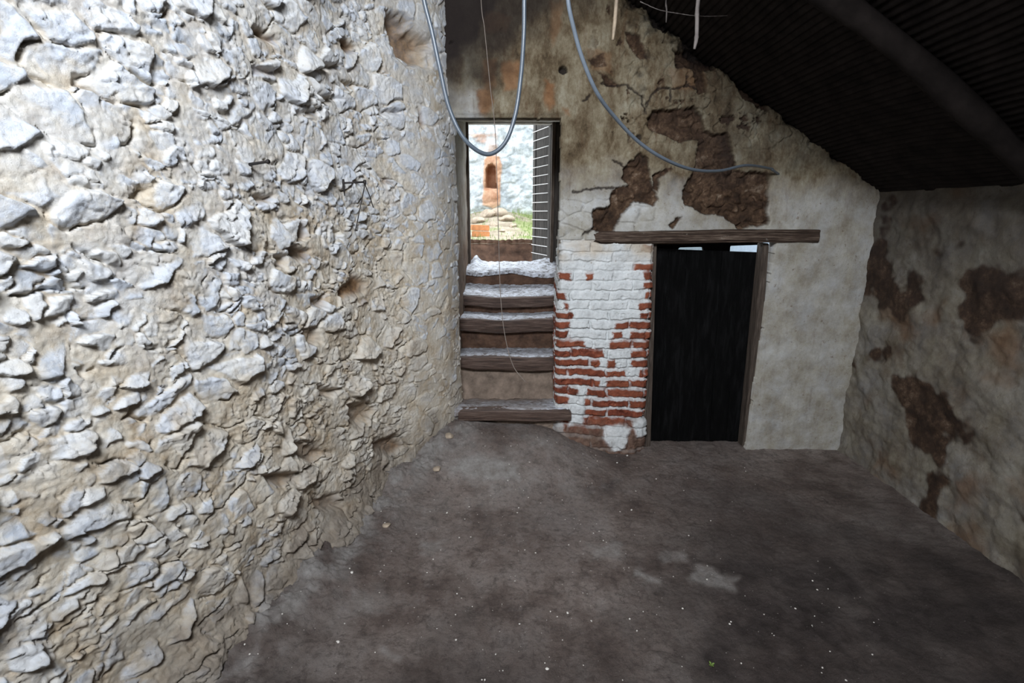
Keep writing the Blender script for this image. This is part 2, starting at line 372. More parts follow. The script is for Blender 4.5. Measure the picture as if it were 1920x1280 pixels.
if nx[len(nx) // 2] < 0: nx, ny = -nx, -ny
NX = np.repeat(nx[:, None], len(zv), 1); NY = np.repeat(ny[:, None], len(zv), 1)
W1 = S + 0.045 * fbm(S, Z, 6, 4, 101); W2 = Z + 0.045 * fbm(S, Z, 6, 4, 111)
# two sizes of stones
f1, f2, r1, r2, r3, ox, oy = voronoi(W1 / 0.15, W2 / 0.105, 3)
e = np.clip((f2 - f1), 0, 1)
flat = ss(0.0, 0.22, e)
hb = -0.02 + flat * (0.020 + 0.040 * r1 ** 1.3) + flat * (ox * (r2 - 0.5) + oy * (r3 - 0.60)) * 0.11
fac = voronoi(W1 / 0.055 + 0.5 * r1, W2 / 0.045, 33, 1.0)                          # broken planes on each stone
hb = hb + (fac[5] * (fac[3] - 0.5) + fac[6] * (fac[4] - 0.5)) * 0.022 * flat
g1, g2, q1, q2, q3, ox2, oy2 = voronoi(W1 / 0.066 + 7.3 + 0.5 * fbm(S, Z, 15, 2, 121), W2 / 0.046 + 3.1, 13)
e2 = np.clip((g2 - g1), 0, 1); sm = ss(0.0, 0.22, e2)
hs = -0.012 + sm * (0.006 + 0.032 * q1 ** 1.5) + sm * (ox2 * (q2 - 0.5) + oy2 * (q3 - 0.6)) * 0.055
pick = ss(0.42, 0.60, r2 * 0.6 + 0.4 * (0.5 + 0.6 * fbm(S, Z, 2.2, 3, 131)))
hst = hb * (1 - pick) + (hs + 0.006) * pick
smear = ss(-0.25, 0.45, fbm(S, Z, 3.5, 4, 141))
mlev = 0.004 + 0.012 * smear + 0.012 * fbm(S, Z, 7, 4, 145, 0.6) + 0.006 * fbm(S, Z, 30, 4, 147, 0.65)
kk_ = 0.006; dd_ = np.clip(0.5 + 0.5 * (hst - mlev) / kk_, 0, 1)
mort = 1 - dd_                                                                     # 1 = mortar at the surface
h = mlev * (1 - dd_) + hst * dd_ + kk_ * dd_ * (1 - dd_)
h = h + 0.006 * fbm(S, Z, 16, 5, 151, 0.62) + 0.0045 * fbm(S, Z, 42, 3, 161, 0.6, True)
h = h + 0.045 * fbm(S, Z, 1.6, 2, 171)
fa = voronoi((S + 0.3 * Z) / 0.030 + 1.3 * fbm(S, Z, 10, 3, 181), (Z - 0.25 * S) / 0.022, 23)
chip = ss(-0.15, 0.3, fbm(S, Z, 3.1, 3, 185))
h = h + chip * ((fa[2] - 0.5) * 0.008 + (fa[5] * (fa[3] - .5) + fa[6] * (fa[4] - 0.5)) * 0.018)
pitn = fbm(S, Z, 11, 4, 191, 0.6); pits = ss(0.44, 0.60, pitn) * ss(0.1, 0.4, fbm(S, Z, 2.7, 3, 201) + 0.3)
h = h - 0.040 * pits
# open joints on the underside of some stones
gap = ss(0.20, 0.03, e) * ss(0.0, 0.5, -oy * 1.6 + 0.4 * ox) * ss(0.42, 0.60, r3) * ss(-0.2, 0.2, fbm(S, Z, 9, 3, 195)); h = h - 0.034 * gap
h = 0.80 * h - 0.022
corner = ss(0.75, 0.45, S); h = h * (1 - 0.6 * corner)
# wall foot spreads into the floor
foot = ss(0.34, 0.0, Z); h = h + 0.13 * foot * foot * (0.7 + 0.6 * fbm(S, Z, 5, 3, 211)) * ss(0.3, 1.0, S - 0.2)
PXX, PYY = px(BX + NX * h, BY + NY * h, Z)
PXX, PYY = px(BX, BY, Z)
wx = PXX + 10 * fbm(S, Z, 9, 3, 221); wy = PYY + 10 * fbm(S, Z, 9, 3, 231)
rust = np.zeros_like(h); tan = np.zeros_like(h); hole = np.zeros_like(h)
vis = BY > 1.2
for poly, dp, rs, s in (([(730, 20), (752, 28), (790, 60), (818, 85), (800, 95), (805, 125), (775, 120), (745, 100), (738, 60)], 0.11, 0.85, 9),
                     ([(478, 52), (510, 60), (535, 75), (528, 82), (480, 66)], 0.06, 0.7, 5), ([(640, 72), (662, 78), (672, 88), (660, 104), (645, 92)], 0.05, 0.9, 4),
                     ([(562, 425), (572, 410), (580, 428), (582, 448), (566, 452)], 0.07, 0.6, 4), ([(575, 355), (586, 358), (590, 372), (578, 374)], 0.06, 0.3, 3),
                     ([(482, 372), (498, 362), (525, 364), (522, 376), (492, 386)], 0.05, 0.5, 4), ([(480, 120), (530, 128), (528, 142), (482, 140)], 0.04, 0.4, 4),
                     ([(545, 455), (590, 470), (592, 492), (566, 490), (548, 480)], 0.045, 0.7, 5), ([(520, 478), (545, 480), (542, 502), (522, 500)], 0.05, 0.4, 4),
                     ([(640, 545), (665, 515), (690, 528), (682, 550), (648, 562)], 0.035, 1.0, 6), ([(590, 560), (622, 552), (618, 575), (596, 576)], 0.05, 0.5, 4),
                     ([(568, 620), (600, 610), (605, 640), (585, 650)], 0.05, 0.5, 5), ([(600, 722), (640, 728), (628, 745), (606, 738)], 0.05, 0.5, 4),
                     ([(655, 760), (690, 752), (705, 770), (678, 800), (660, 792)], 0.05, 0.6, 6), ([(560, 830), (600, 830), (622, 850), (600, 870), (565, 862)], 0.06, 0.6, 6),
                     ([(700, 825), (740, 815), (760, 835), (735, 855), (700, 845)], 0.04, 0.9, 6), ([(500, 890), (560, 885), (566, 905), (515, 915)], 0.045, 0.6, 6),
                     ([(590, 930), (640, 925), (640, 955), (600, 955)], 0.05, 0.7, 6), ([(600, 115), (635, 122), (640, 135), (610, 130)], 0.03, 0.3, 4),
                     ([(710, 205), (760, 205), (758, 215), (720, 215)], 0.04, 0.2, 4), ([(785, 205), (800, 228), (798, 240), (788, 225)], 0.04, 1.0, 4),
                     ([(718, 335), (736, 338), (740, 350), (722, 346)], 0.03, 0.6, 3), ([(592, 170), (640, 185), (618, 195)], 0.03, 0.2, 4),
                     ([(565, 210), (610, 200), (600, 212), (572, 222)], 0.03, 0.2, 4), ([(640, 150), (668, 155), (660, 168)], 0.035, 0.3, 4)):
    sd = poly_sd(wx, wy, poly); m = ss(s * 1.1, -s * 1.6, sd) * vis
    hole = np.maximum(hole, m * dp * 1.05); rust = np.maximum(rust, m * rs)
h = h * (1 - 0.7 * ss(0, 0.04, hole)) - hole
# colour masks: mortar is tan, warm band through the middle and low down, pale blue stones upper left
warm = np.exp(-((PXX - 650) / 130.0) ** 2) * ss(300, 520, PYY) * 0.55 + 0.5 * ss(560, 820, PYY) + 0.35 * ss(620, 780, PXX) * ss(330, 480, PYY) + 0.22
warm = warm * vis + 0.3 * ~vis
tn = fbm(S, Z, 5, 5, 241, 0.6)
tan = np.clip(mort * (0.55 + 0.45 * ss(-0.3, 0.3, tn + warm - 0.3)) * 0.95 + ss(0.0, 0.35, tn + warm - 0.55) * 0.8, 0, 1)
tan = np.maximum(tan, pits * 0.9)
low = ss(-0.020, -0.06, h - 0.045 * fbm(S, Z, 1.6, 2, 171)); tan = np.clip(tan + low * 0.4, 0, 1)
rust = np.clip(rust + 0.65 * pits * ss(0.0, 0.5, fbm(S, Z, 4, 3, 251)), 0, 1)
rust = np.maximum(rust, 0.8 * ss(0.15, 0.45, fbm(S, Z, 7, 4, 261)) * np.exp(-((PXX - 665) / 45) ** 2 - ((PYY - 535) / 40.) ** 2) * vis)
dirt = np.clip(ss(0.50, 0.0, Z + 0.2 * fbm(S, Z, 5, 5, 271)) * 0.8 + 0.30 * ss(1.5, 0.4, Z) * ss(-.2, .5, fbm(S, Z, 6, 5, 275)) + 0.35 * ss(700, 860, PYY) * ss(-.1, .5, fbm(S, Z, 8, 4, 281)) * vis, 0, 0.85)  # dirt at the foot, plus a darker tone towards the bottom
var = np.clip(0.5 * r1 + 0.3 * q1 + 0.25 + 0.35 * fbm(S, Z, 9, 4, 291), 0, 1)
Pw = np.stack([BX + NX * h, BY + NY * h, Z + 0 * h], -1)
lw = grid_obj('wall_left', Pw, M['rubble'], dict(tan=tan, rust=rust, dirt=dirt, var=var))
tag(lw, kind='structure')
LBY = BY; LNX = NX; LNY = NY
def left_hit(x, y, lift=0.0):
    """point of the left wall seen at a photo pixel (nearest grid vertex)"""
    a, b = px(Pw[..., 0], Pw[..., 1], Pw[..., 2]); d = (a - x) ** 2 + (b - y) ** 2 + 1e6 * (LBY < 0.8)
    i, j = np.unravel_index(np.argmin(d), d.shape)
    return Vector(Pw[i, j]) + Vector((LNX[i, j], LNY[i, j], 0)) * lift, Vector((LNX[i, j], LNY[i, j], 0))

# ------------------------------------------------------------------ end wall with plaster
xs = np.concatenate([np.arange(-0.75, 2.0, 0.005), np.arange(2.0, 2.75, 0.012)]); zs = np.arange(-0.05, 3.75, 0.005); zs = zs[zs < 3.0]; zs = np.concatenate([zs, np.arange(3.0, 3.8, 0.02)])
X, Z = np.meshgrid(xs, zs, indexing='ij')
PX, PY = px(X, D1 + 0 * X, Z)
wx = PX + 7 * fbm(X, Z, 12, 4, 301) + 2.5 * fbm(X, Z, 50, 2, 305); wy = PY + 7 * fbm(X, Z, 12, 4, 311) + 2.5 * fbm(X, Z, 50, 2, 315)
lossd = np.full(X.shape, 1e9); deep = np.zeros_like(X)
for poly, dp in (([(1212, 225), (1225, 208), (1262, 205), (1300, 200), (1320, 215), (1318, 245), (1345, 250), (1365, 250), (1378, 295), (1382, 322), (1442, 325), (1442, 418), (1410, 425), (1385, 430), (1352, 402), (1328, 402), (1285, 385), (1282, 350), (1302, 320), (1310, 262), (1280, 268), (1250, 255), (1218, 245)], 0.045),
                 ([(1200, 285), (1216, 300), (1222, 345), (1236, 375), (1230, 385), (1190, 380), (1160, 412), (1150, 435), (1135, 440), (1110, 432), (1112, 395), (1146, 385), (1148, 355), (1180, 345), (1164, 335), (1170, 312)], 0.03),
                 ([(1225, 330), (1258, 312), (1262, 320), (1236, 332), (1232, 360), (1222, 352)], 0.02), ([(1252, 422), (1270, 408), (1280, 410), (1262, 430)], 0.015),
                 ([(1262, 95), (1300, 88), (1345, 100), (1340, 130), (1318, 135), (1325, 175), (1308, 178), (1300, 130), (1268, 125)], 0.04),
                 ([(1170, 60), (1200, 65), (1215, 110), (1200, 112), (1182, 90)], 0.015), ([(1440, 60), (1470, 100), (1700, 260), (2200, 400), (2200, -300), (1440, -300)], 0.05),
                 ([(1375, 105), (1410, 130), (1440, 168), (1440, 210), (1398, 185), (1368, 140)], 0.05),
                 ([(1100, 110), (1130, 100), (1138, 122), (1115, 128)], 0.01), ([(1120, 135), (1150, 150), (1165, 165), (1140, 162)], 0.012)):
    sd = poly_sd(wx, wy, poly); lossd = np.minimum(lossd, sd); deep = np.maximum(deep, ss(2.5, -3.5, sd) * dp)
chn = fbm(X, Z, 9, 5, 317, 0.6) + 0.25 * fbm(X, Z, 3, 2, 319)
chm = ss(0.30, 0.34, chn) * ss(1085, 1160, PX) * ss(300, 230, PY) + ss(0.42, 0.46, chn) * ss(960, 900, PX) * ss(220, 180, PY)
deep = np.maximum(deep, 0.018 * chm); loss = np.maximum(ss(1.8, -1.8, lossd), chm)
h = 0.010 * fbm(X, Z, 2.5, 3, 321) + 0.004 * fbm(X, Z, 14, 4, 331)
stn = voronoi(X / 0.13 + 0.9 * fbm(X, Z, 8, 2, 341), Z / 0.085 + 0.9 * fbm(X, Z, 8, 2, 345), 53)
rgc = ss(0.0, 0.45, stn[1] - stn[0]) * (0.004 + 0.024 * stn[2]) + 0.030 * fbm(X, Z, 13, 6, 351, 0.65) - 0.012
h = h - deep + loss * rgc
bl = voronoi(X / 0.085 + fbm(X, Z, 7, 3, 361), Z / 0.07 + fbm(X, Z, 7, 3, 371), 63)           # blistered plaster upper right
blz = ss(1130, 1220, PX) * ss(330, 240, PY)
h = h + blz * (1 - loss) * (0.014 * ss(0.0, 0.22, bl[1] - bl[0]) * bl[2] + 0.008 * fbm(X, Z, 9, 3, 381) - 0.012 * ss(0.07, 0.0, bl[1] - bl[0]) * ss(0.45, 0.7, bl[3]))
stl = voronoi(X / 0.17 + 0.3 * fbm(X, Z, 5, 3, 391), Z / 0.09 + 0.3 * fbm(X, Z, 5, 3, 395), 73)   # whitewashed masonry showing through below
lwz = ss(330, 400, PY) * ss(1260, 1180, PX)
h = h + lwz * (1 - loss) * (0.012 * ss(0.0, 0.2, stl[1] - stl[0]) + 0.006 * stl[2] - 0.006)
crk = np.full(X.shape, 1e9)
for c in ([(1128, 153), (1150, 160), (1175, 162), (1205, 182), (1210, 215)], [(1212, 200), (1225, 175), (1235, 165), (1262, 168), (1290, 158)], [(1105, 178), (1095, 190)], [(1150, 300), (1168, 312)], [(1290, 145), (1285, 158), (1310, 170)],
          [(1095, 440), (1115, 425)], [(1075, 360), (1100, 355), (1150, 352)], [(1256, 170), (1256, 190)]):
    crk = np.minimum(crk, line_d(wx, wy, c))
ck = ss(3.2, 0.3, crk); h = h - 0.014 * ck
nh = np.hypot(PX - 1056, PY - 131); nail = ss(9.0, 6.0, nh + 1.5 * fbm(X, Z, 60, 2, 399)); h = h - 0.05 * nail
eye = ss(8, 3, np.hypot(PX - 1198, PY - 258)); h -= 0.02 * eye
# bulge and lean
ochre = np.clip(ss(400, 280, PY + 30 * fbm(X, Z, 4, 4, 401) + 0.0 * PX) * 0.95 + 0.25 * ss(1180, 1300, PX) + 0.12, 0, 1)
ochre = ochre * (1 - 0.55 * ss(930, 880, PX + 30 * fbm(X, Z, 7, 3, 403)) * ss(145, 185, PY + 30 * fbm(X, Z, 7, 3, 405)))
rustp = np.zeros_like(X)
for poly, a in (([(893, 168), (920, 165), (925, 190), (915, 212), (900, 212)], 0.9), ([(940, 118), (975, 115), (972, 165), (945, 170)], 0.9), ([(1020, 150), (1038, 155), (1042, 195), (1028, 208), (1020, 190)], 1.0),
                ([(905, 115), (930, 110), (930, 165), (908, 170)], 0.6), ([(1055, 200), (1066, 205), (1068, 215), (1058, 212)], .9), ([(1030, 0), (1060, 0), (1050, 60), (1034, 90)], 0.5), ([(1100, 90), (1145, 100), (1150, 140), (1110, 130)], 0.5),
                ([(905, 20), (960, 30), (950, 60), (910, 60)], 0.45), ([(1255, 130), (1320, 120), (1325, 165), (1260, 168)], 0.45), ([(1262, 205), (1305, 215), (1300, 245), (1268, 240)], 0.45)):
    rustp = np.maximum(rustp, a * ss(5, -5, poly_sd(wx, wy, poly)))
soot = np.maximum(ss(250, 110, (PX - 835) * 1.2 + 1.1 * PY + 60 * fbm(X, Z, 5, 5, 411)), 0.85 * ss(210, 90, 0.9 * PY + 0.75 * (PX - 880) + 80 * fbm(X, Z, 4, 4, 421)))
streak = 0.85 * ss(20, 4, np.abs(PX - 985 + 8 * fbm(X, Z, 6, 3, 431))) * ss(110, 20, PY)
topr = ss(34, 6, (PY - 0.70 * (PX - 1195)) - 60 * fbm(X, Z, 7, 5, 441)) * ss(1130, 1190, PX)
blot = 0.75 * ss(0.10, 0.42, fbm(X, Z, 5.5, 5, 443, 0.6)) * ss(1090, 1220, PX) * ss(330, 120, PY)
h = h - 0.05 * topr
blot = np.maximum(blot, 0.62 * ss(1180, 1400, PX + 50 * fbm(X, Z, 4, 5, 447)) * ss(360, 300, PY + 40 * fbm(X, Z, 5, 4, 449)) * (0.7 + 0.6 * fbm(X, Z, 9, 4, 453)))  # roof-slope shadow painted into the upper right plaster colour
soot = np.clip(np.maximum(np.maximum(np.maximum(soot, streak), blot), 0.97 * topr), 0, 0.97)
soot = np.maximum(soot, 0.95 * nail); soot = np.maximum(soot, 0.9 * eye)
soot = np.maximum(soot, 0.8 * ck); loss = np.maximum(loss, 0.5 * ck)
# openings
Lx, Ly = wx * 0.5 + PX * 0.5, wy * 0.5 + PY * 0.5
st_top = at(950, 220, D1).z + 0.006 * fbm(X, Z, 8, 3, 451)
xr_st = interp(Z, [(0, 0.325), (1.2, 0.32), (1.5, 0.315), (2.3, 0.315)]) + 0.008 * fbm(X, Z, 10, 4, 461)
op1 = (X < xr_st) & (X > -0.62) & (Z < st_top)
DOOR_L = at(1214, 640, D1).x; DOOR_R = at(1424, 640, D1).x; LINT_B = at(1300, 456, D1).z
pier = (X < DOOR_L + 0.01) & (Z < LINT_B + 0.01)
xr_d = DOOR_R + interp(Z, [(0, -0.004), (1.5, 0.03)]) + 0.012 * fbm(X, Z, 9, 4, 471)
op2 = (X < xr_d) & (Z < LINT_B + 0.02)
cut = op1 | pier | op2
keep = ~(cut[:-1, :-1] | cut[1:, 1:] | cut[1:, :-1] | cut[:-1, 1:])
# round the plaster edges back at the stair opening
edge = np.minimum(np.abs(X - xr_st) + 5 * (Z > st_top), np.hypot(np.maximum(0, X - xr_st), np.maximum(0, Z - st_top)))
h = h - 0.02 * ss(0.035, 0.0, edge) * (Z < st_top + 0.04)
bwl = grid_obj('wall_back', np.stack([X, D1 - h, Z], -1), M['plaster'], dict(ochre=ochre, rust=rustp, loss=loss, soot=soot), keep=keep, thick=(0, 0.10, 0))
tag(bwl, kind='structure')

# ------------------------------------------------------------------ brick pier (front, both returns)
pl_x, pr_x = 0.322, DOOR_L
path = [(pl_x + 0.03, D1 + 0.55), (pl_x + 0.005, D1 + 0.02), (pl_x + 0.02, D1 - 0.002), (pr_x - 0.02, D1 - 0.002), (pr_x, D1 + 0.02), (pr_x + 0.0, D1 + 0.30)]
pp = np.array(path); sg = np.hypot(*(pp[1:] - pp[:-1]).T); ac = np.concatenate([[0], np.cumsum(sg)])
ps = np.arange(0, ac[-1], 0.0035); pz = np.arange(-0.05, LINT_B + 0.03, 0.0035)
ppx = np.interp(ps, ac, pp[:, 0]); ppy = np.interp(ps, ac, pp[:, 1])
tx = np.gradient(ppx, ps); ty = np.gradient(ppy, ps); ker = np.ones(7) / 7
tx = np.convolve(np.pad(tx, 3, 'edge'), ker, 'valid'); ty = np.convolve(np.pad(ty, 3, 'edge'), ker, 'valid'); ln = np.hypot(tx, ty); nx, ny = ty / ln, -tx / ln
S, Z = np.meshgrid(ps, pz, indexing='ij'); BX = ppx[:, None] + 0 * Z; BY = ppy[:, None] + 0 * Z
PXf, PYf = px(BX, D1 + 0 * BX, Z)
yy = PYf + 4.5 * fbm(S, Z, 4, 3, 501) + 3.2 * fbm(S, Z, 17, 3, 505) - 0.05 * (PXf - 1135) * ss(560, 760, PYf)
k = np.floor((yy - 454.5) / 18.0); fy = (yy - 454.5) / 18.0 - k
xo = S + 0.014 * fbm(S, Z, 16, 3, 511)
bl_ = 0.27; off = np.where(k % 2 == 0, 0.0, 0.135) + 0.05 * (rng_hash(k, k * 0, 3) - 0.5) - ac[1] * 1.0 + 0.03
u = (xo + off) / bl_; kb = np.floor(u); fu = (u - kb) * bl_
rb = rng_hash(k, kb, 9); rb2 = rng_hash(k, kb, 19)
ed = np.minimum(np.minimum(fy, 1 - fy) * 0.067, np.minimum(fu, bl_ - fu) * 0.9)
ed = ed + 0.007 * fbm(S, Z, 26, 4, 521) + 0.002 * (rb - .5)
brick = ss(0.0035, 0.0125, ed)
exposed = ss(480, 640, PYf + 20 * fbm(S, Z, 5, 3, 531))
h = brick * (0.007 + 0.014 * exposed + 0.012 * (rb - 0.5)) + 0.005 * fbm(S, Z, 32, 4, 541, 0.65) + 0.008 * fbm(S, Z, 7, 3, 551) + 0.006 * fbm(S, Z, 16, 3, 553) - 0.012 * exposed * ss(0.25, 0.5, fbm(S, Z, 18, 4, 555))
SP_ = [[(515, 580)], [], [(465, 600)], [(60, 120), (205, 245), (525, 600)], [(525, 600)], [(40, 90), (535, 600)], [(80, 105), (495, 600)], [(40, 130), (505, 600)], [(40, 115), (365, 600)], [(40, 112), (350, 400), (448, 600)],
       [(40, 195), (330, 600)], [(40, 300), (452, 600)], [(40, 278), (322, 368), (455, 600)], [(40, 425), (500, 600)], [(40, 278), (315, 600)], [(40, 158), (205, 600)], [(40, 108), (190, 600)], [(190, 600)], [(60, 120), (185, 455)], [(80, 320), (420, 600)], [(100, 600)], [(100, 600)], [(100, 600)]]
zx = (PXf - 1030) * 2.976 + 14 * fbm(S, Z, 25, 3, 561) + 8 * fbm(S, Z, 70, 2, 565)
zx = np.where(BY > D1 + 0.03, np.where(BX < 0.6, 60 + 55 * fbm(S, Z, 9, 3, 567), 570), zx)
red = np.zeros_like(S)
for i, spans in enumerate(SP_):
    rowm = (k == i)
    for a, b in spans: red = np.maximum(red, rowm * ss(-6, 6, np.minimum(zx - a, b - zx)))
topl = ss(0.30, 0.16, fy + 0.10 * fbm(S, Z, 25, 3, 571)) * ss(0.0, 0.35, rng_hash(k, kb, 29) + 0.5 * fbm(S, Z, 8, 3, 575))      # whitewash left along the top arris
dk = brick < 0.5
red = red * (1 - 0.85 * topl) * np.where(dk, 0.25 + 0.75 * ss(0.0, 0.5, fbm(S, Z, 12, 3, 577) + 0.25), 1)
low = ss(775, 815, PYf + 14 * fbm(S, Z, 7, 4, 581))
h = h * (1 - 0.6 * low) + low * 0.02 * fbm(S, Z, 13, 5, 591) + 0.02 * low
dirt = np.clip(low * 0.9 + 0.5 * ss(740, 800, PYf) * ss(0, .5, fbm(S, Z, 10, 4, 595)), 0, 0.92)
for poly in ([(1128, 798), (1160, 790), (1180, 800), (1168, 830), (1150, 838), (1130, 820)], [(1185, 790), (1212, 785), (1210, 818), (1190, 815)], [(1062, 765), (1078, 755), (1085, 728), (1096, 735), (1092, 790), (1066, 793)]):
    m = ss(4, -4, poly_sd(PXf + 5 * fbm(S, Z, 20, 3, 597), PYf + 5 * fbm(S, Z, 20, 3, 599), poly)); dirt *= (1 - m * 0.85); red *= (1 - m); h = h + m * 0.012
cream = 0.8 * ss(500, 470, PYf + 10 * fbm(S, Z, 8, 3, 601)) * ss(-0.4, 0.3, fbm(S, Z, 6, 3, 603))
h = h + 0.05 * ss(0.26, 0.0, Z) * ss(0.0, 0.2, S - ac[2] + 0.1) * ss(0.0, 0.05, ac[3] - S)
var = np.clip(rb2 + 0.4 * fbm(S, Z, 9, 3, 605), 0, 1)
pr = grid_obj('brick_pier', np.stack([BX + nx[:, None] * h, BY + ny[:, None] * h, Z], -1), M['brick'], dict(red=red, dirt=dirt, cream=cream, var=var))
tag(pr, 'brick pier with flaking white paint between the steps and the black door', 'pier')

# ------------------------------------------------------------------ stair recess: side walls and soffit
YD = 4.86                                    # plane of the stair doorway
DZ_T = at(940, 231, YD).z; DX_L = at(877, 340, YD).x; DX_R = at(1043, 340, YD).x
def sheet(name, A, B, C, D, nu, nv, mat, amp, seed, attrs, flip=False, parent=None):
    """rough bilinear sheet between four corners, pushed along its normal"""
    A, B, C, D = map(np.array, (A, B, C, D)); U, V = np.meshgrid(np.linspace(0, 1, nu), np.linspace(0, 1, nv), indexing='ij'); U = U[..., None]; V = V[..., None]
    P = A * (1 - U) * (1 - V) + B * U * (1 - V) + C * U * V + D * (1 - U) * V
    nrm = np.cross(B - A, D - A); nrm = nrm / np.linalg.norm(nrm)
    a = U[..., 0] * np.linalg.norm(B - A); b = V[..., 0] * np.linalg.norm(D - A)
    P = P + nrm * (amp * fbm(a, b, 6, 5, seed))[..., None]
    at_ = {k: (f(a, b, P)) for k, f in attrs.items()}
    return grid_obj(name, P, mat, at_, flip=flip, parent=parent)
zero = lambda a, b, P: 0 * a
tag(sheet('wall_recess_left', (-0.425, D1 + 0.04, 0.1), (DX_L - 0.008, YD + 0.03, 0.1), (DX_L - 0.008, YD + 0.03, 2.5), (-0.425, D1 + 0.04, 2.4), 120, 200, M['plaster'], 0.012, 611,
     dict(ochre=lambda a, b, P: 0 * a + 0.45, rust=lambda a, b, P: np.clip(0.05 + 0.5 * fbm(a, b, 3, 4, 613) + 0.5 * ss(1.9, 1.2, b), 0, 0.9), loss=lambda a, b, P: 0.5 * ss(1.35, 1.15, b + 0.1 * fbm(a, b, 6, 3, 617)), soot=zero)), kind='structure')
tag(sheet('wall_recess_right', (0.33, D1 + 0.04, 0.1), (DX_R + 0.035, YD + 0.02, 0.1), (DX_R + 0.035, YD + 0.02, 2.5), (0.33, D1 + 0.04, 2.35), 120, 200, M['plaster'], 0.012, 621,
     dict(ochre=lambda a, b, P: 0 * a + 0.7, rust=lambda a, b, P: 0 * a + 0.4, loss=zero, soot=lambda a, b, P: 0.3 + 0 * a)), kind='structure')
tag(sheet('trim_1', (-0.66, D1 + 0.05, at(950, 221, D1).z), (0.42, D1 + 0.05, at(950, 221, D1).z), (0.47, YD + 0.05, DZ_T + 0.02), (-0.66, YD + 0.05, DZ_T + 0.02), 140, 120, M['plaster'], 0.008, 631,
     dict(ochre=lambda a, b, P: 0.35 + 0 * a, rust=lambda a, b, P: 0.25 * ss(0.0, 0.5, fbm(a, b, 5, 3, 633)), loss=zero, soot=zero)), kind='structure')

# ------------------------------------------------------------------ staircase
stairs = empty('staircase', (0, D1, 0)); tag(stairs, 'steep flight of worn steps with timber nosings climbing to the bright doorway', 'stairs')
# nose pixel y, nose depth, back pixel y, back depth, nosing height px, has timber beam
ND = [3.47, 3.82, 4.10, 4.36, 4.61]
NYP = [768, 668, 597, 552, 507]
BYP = [744, 652, 586, 533, 488]
BEAM_PX = [22, 27, 25, 20, 0]
bxr = [(-0.385, 0.425), (-0.40, 0.34), (-0.41, 0.36), (-0.41, 0.37), (-0.41, 0.38)]
def tread_mat():
    t = NT('worn_limewashed_tread', 0.42, 0.6)
    c = t.ramp(t.noise(22, 9, 0.75, (1, 2.5, 1)), [(0.38, (0.05, 0.04, 0.035)), (0.46, (0.34, 0.34, 0.36)), (0.58, (0.68, 0.72, 0.80))])  # blue-white sky reflection painted into the worn tread colour
    c = t.mix(t.attr('earth'), c, t.ramp(t.noise(18, 8, 0.7), [(0.3, (0.10, 0.07, 0.055)), (0.7, (0.28, 0.22, 0.18))]))
    t.color(c); t.bump(t.noise(45, 8, 0.75), 0.8, 0.012); return t.m
M['tread'] = tread_mat()
NS = 150
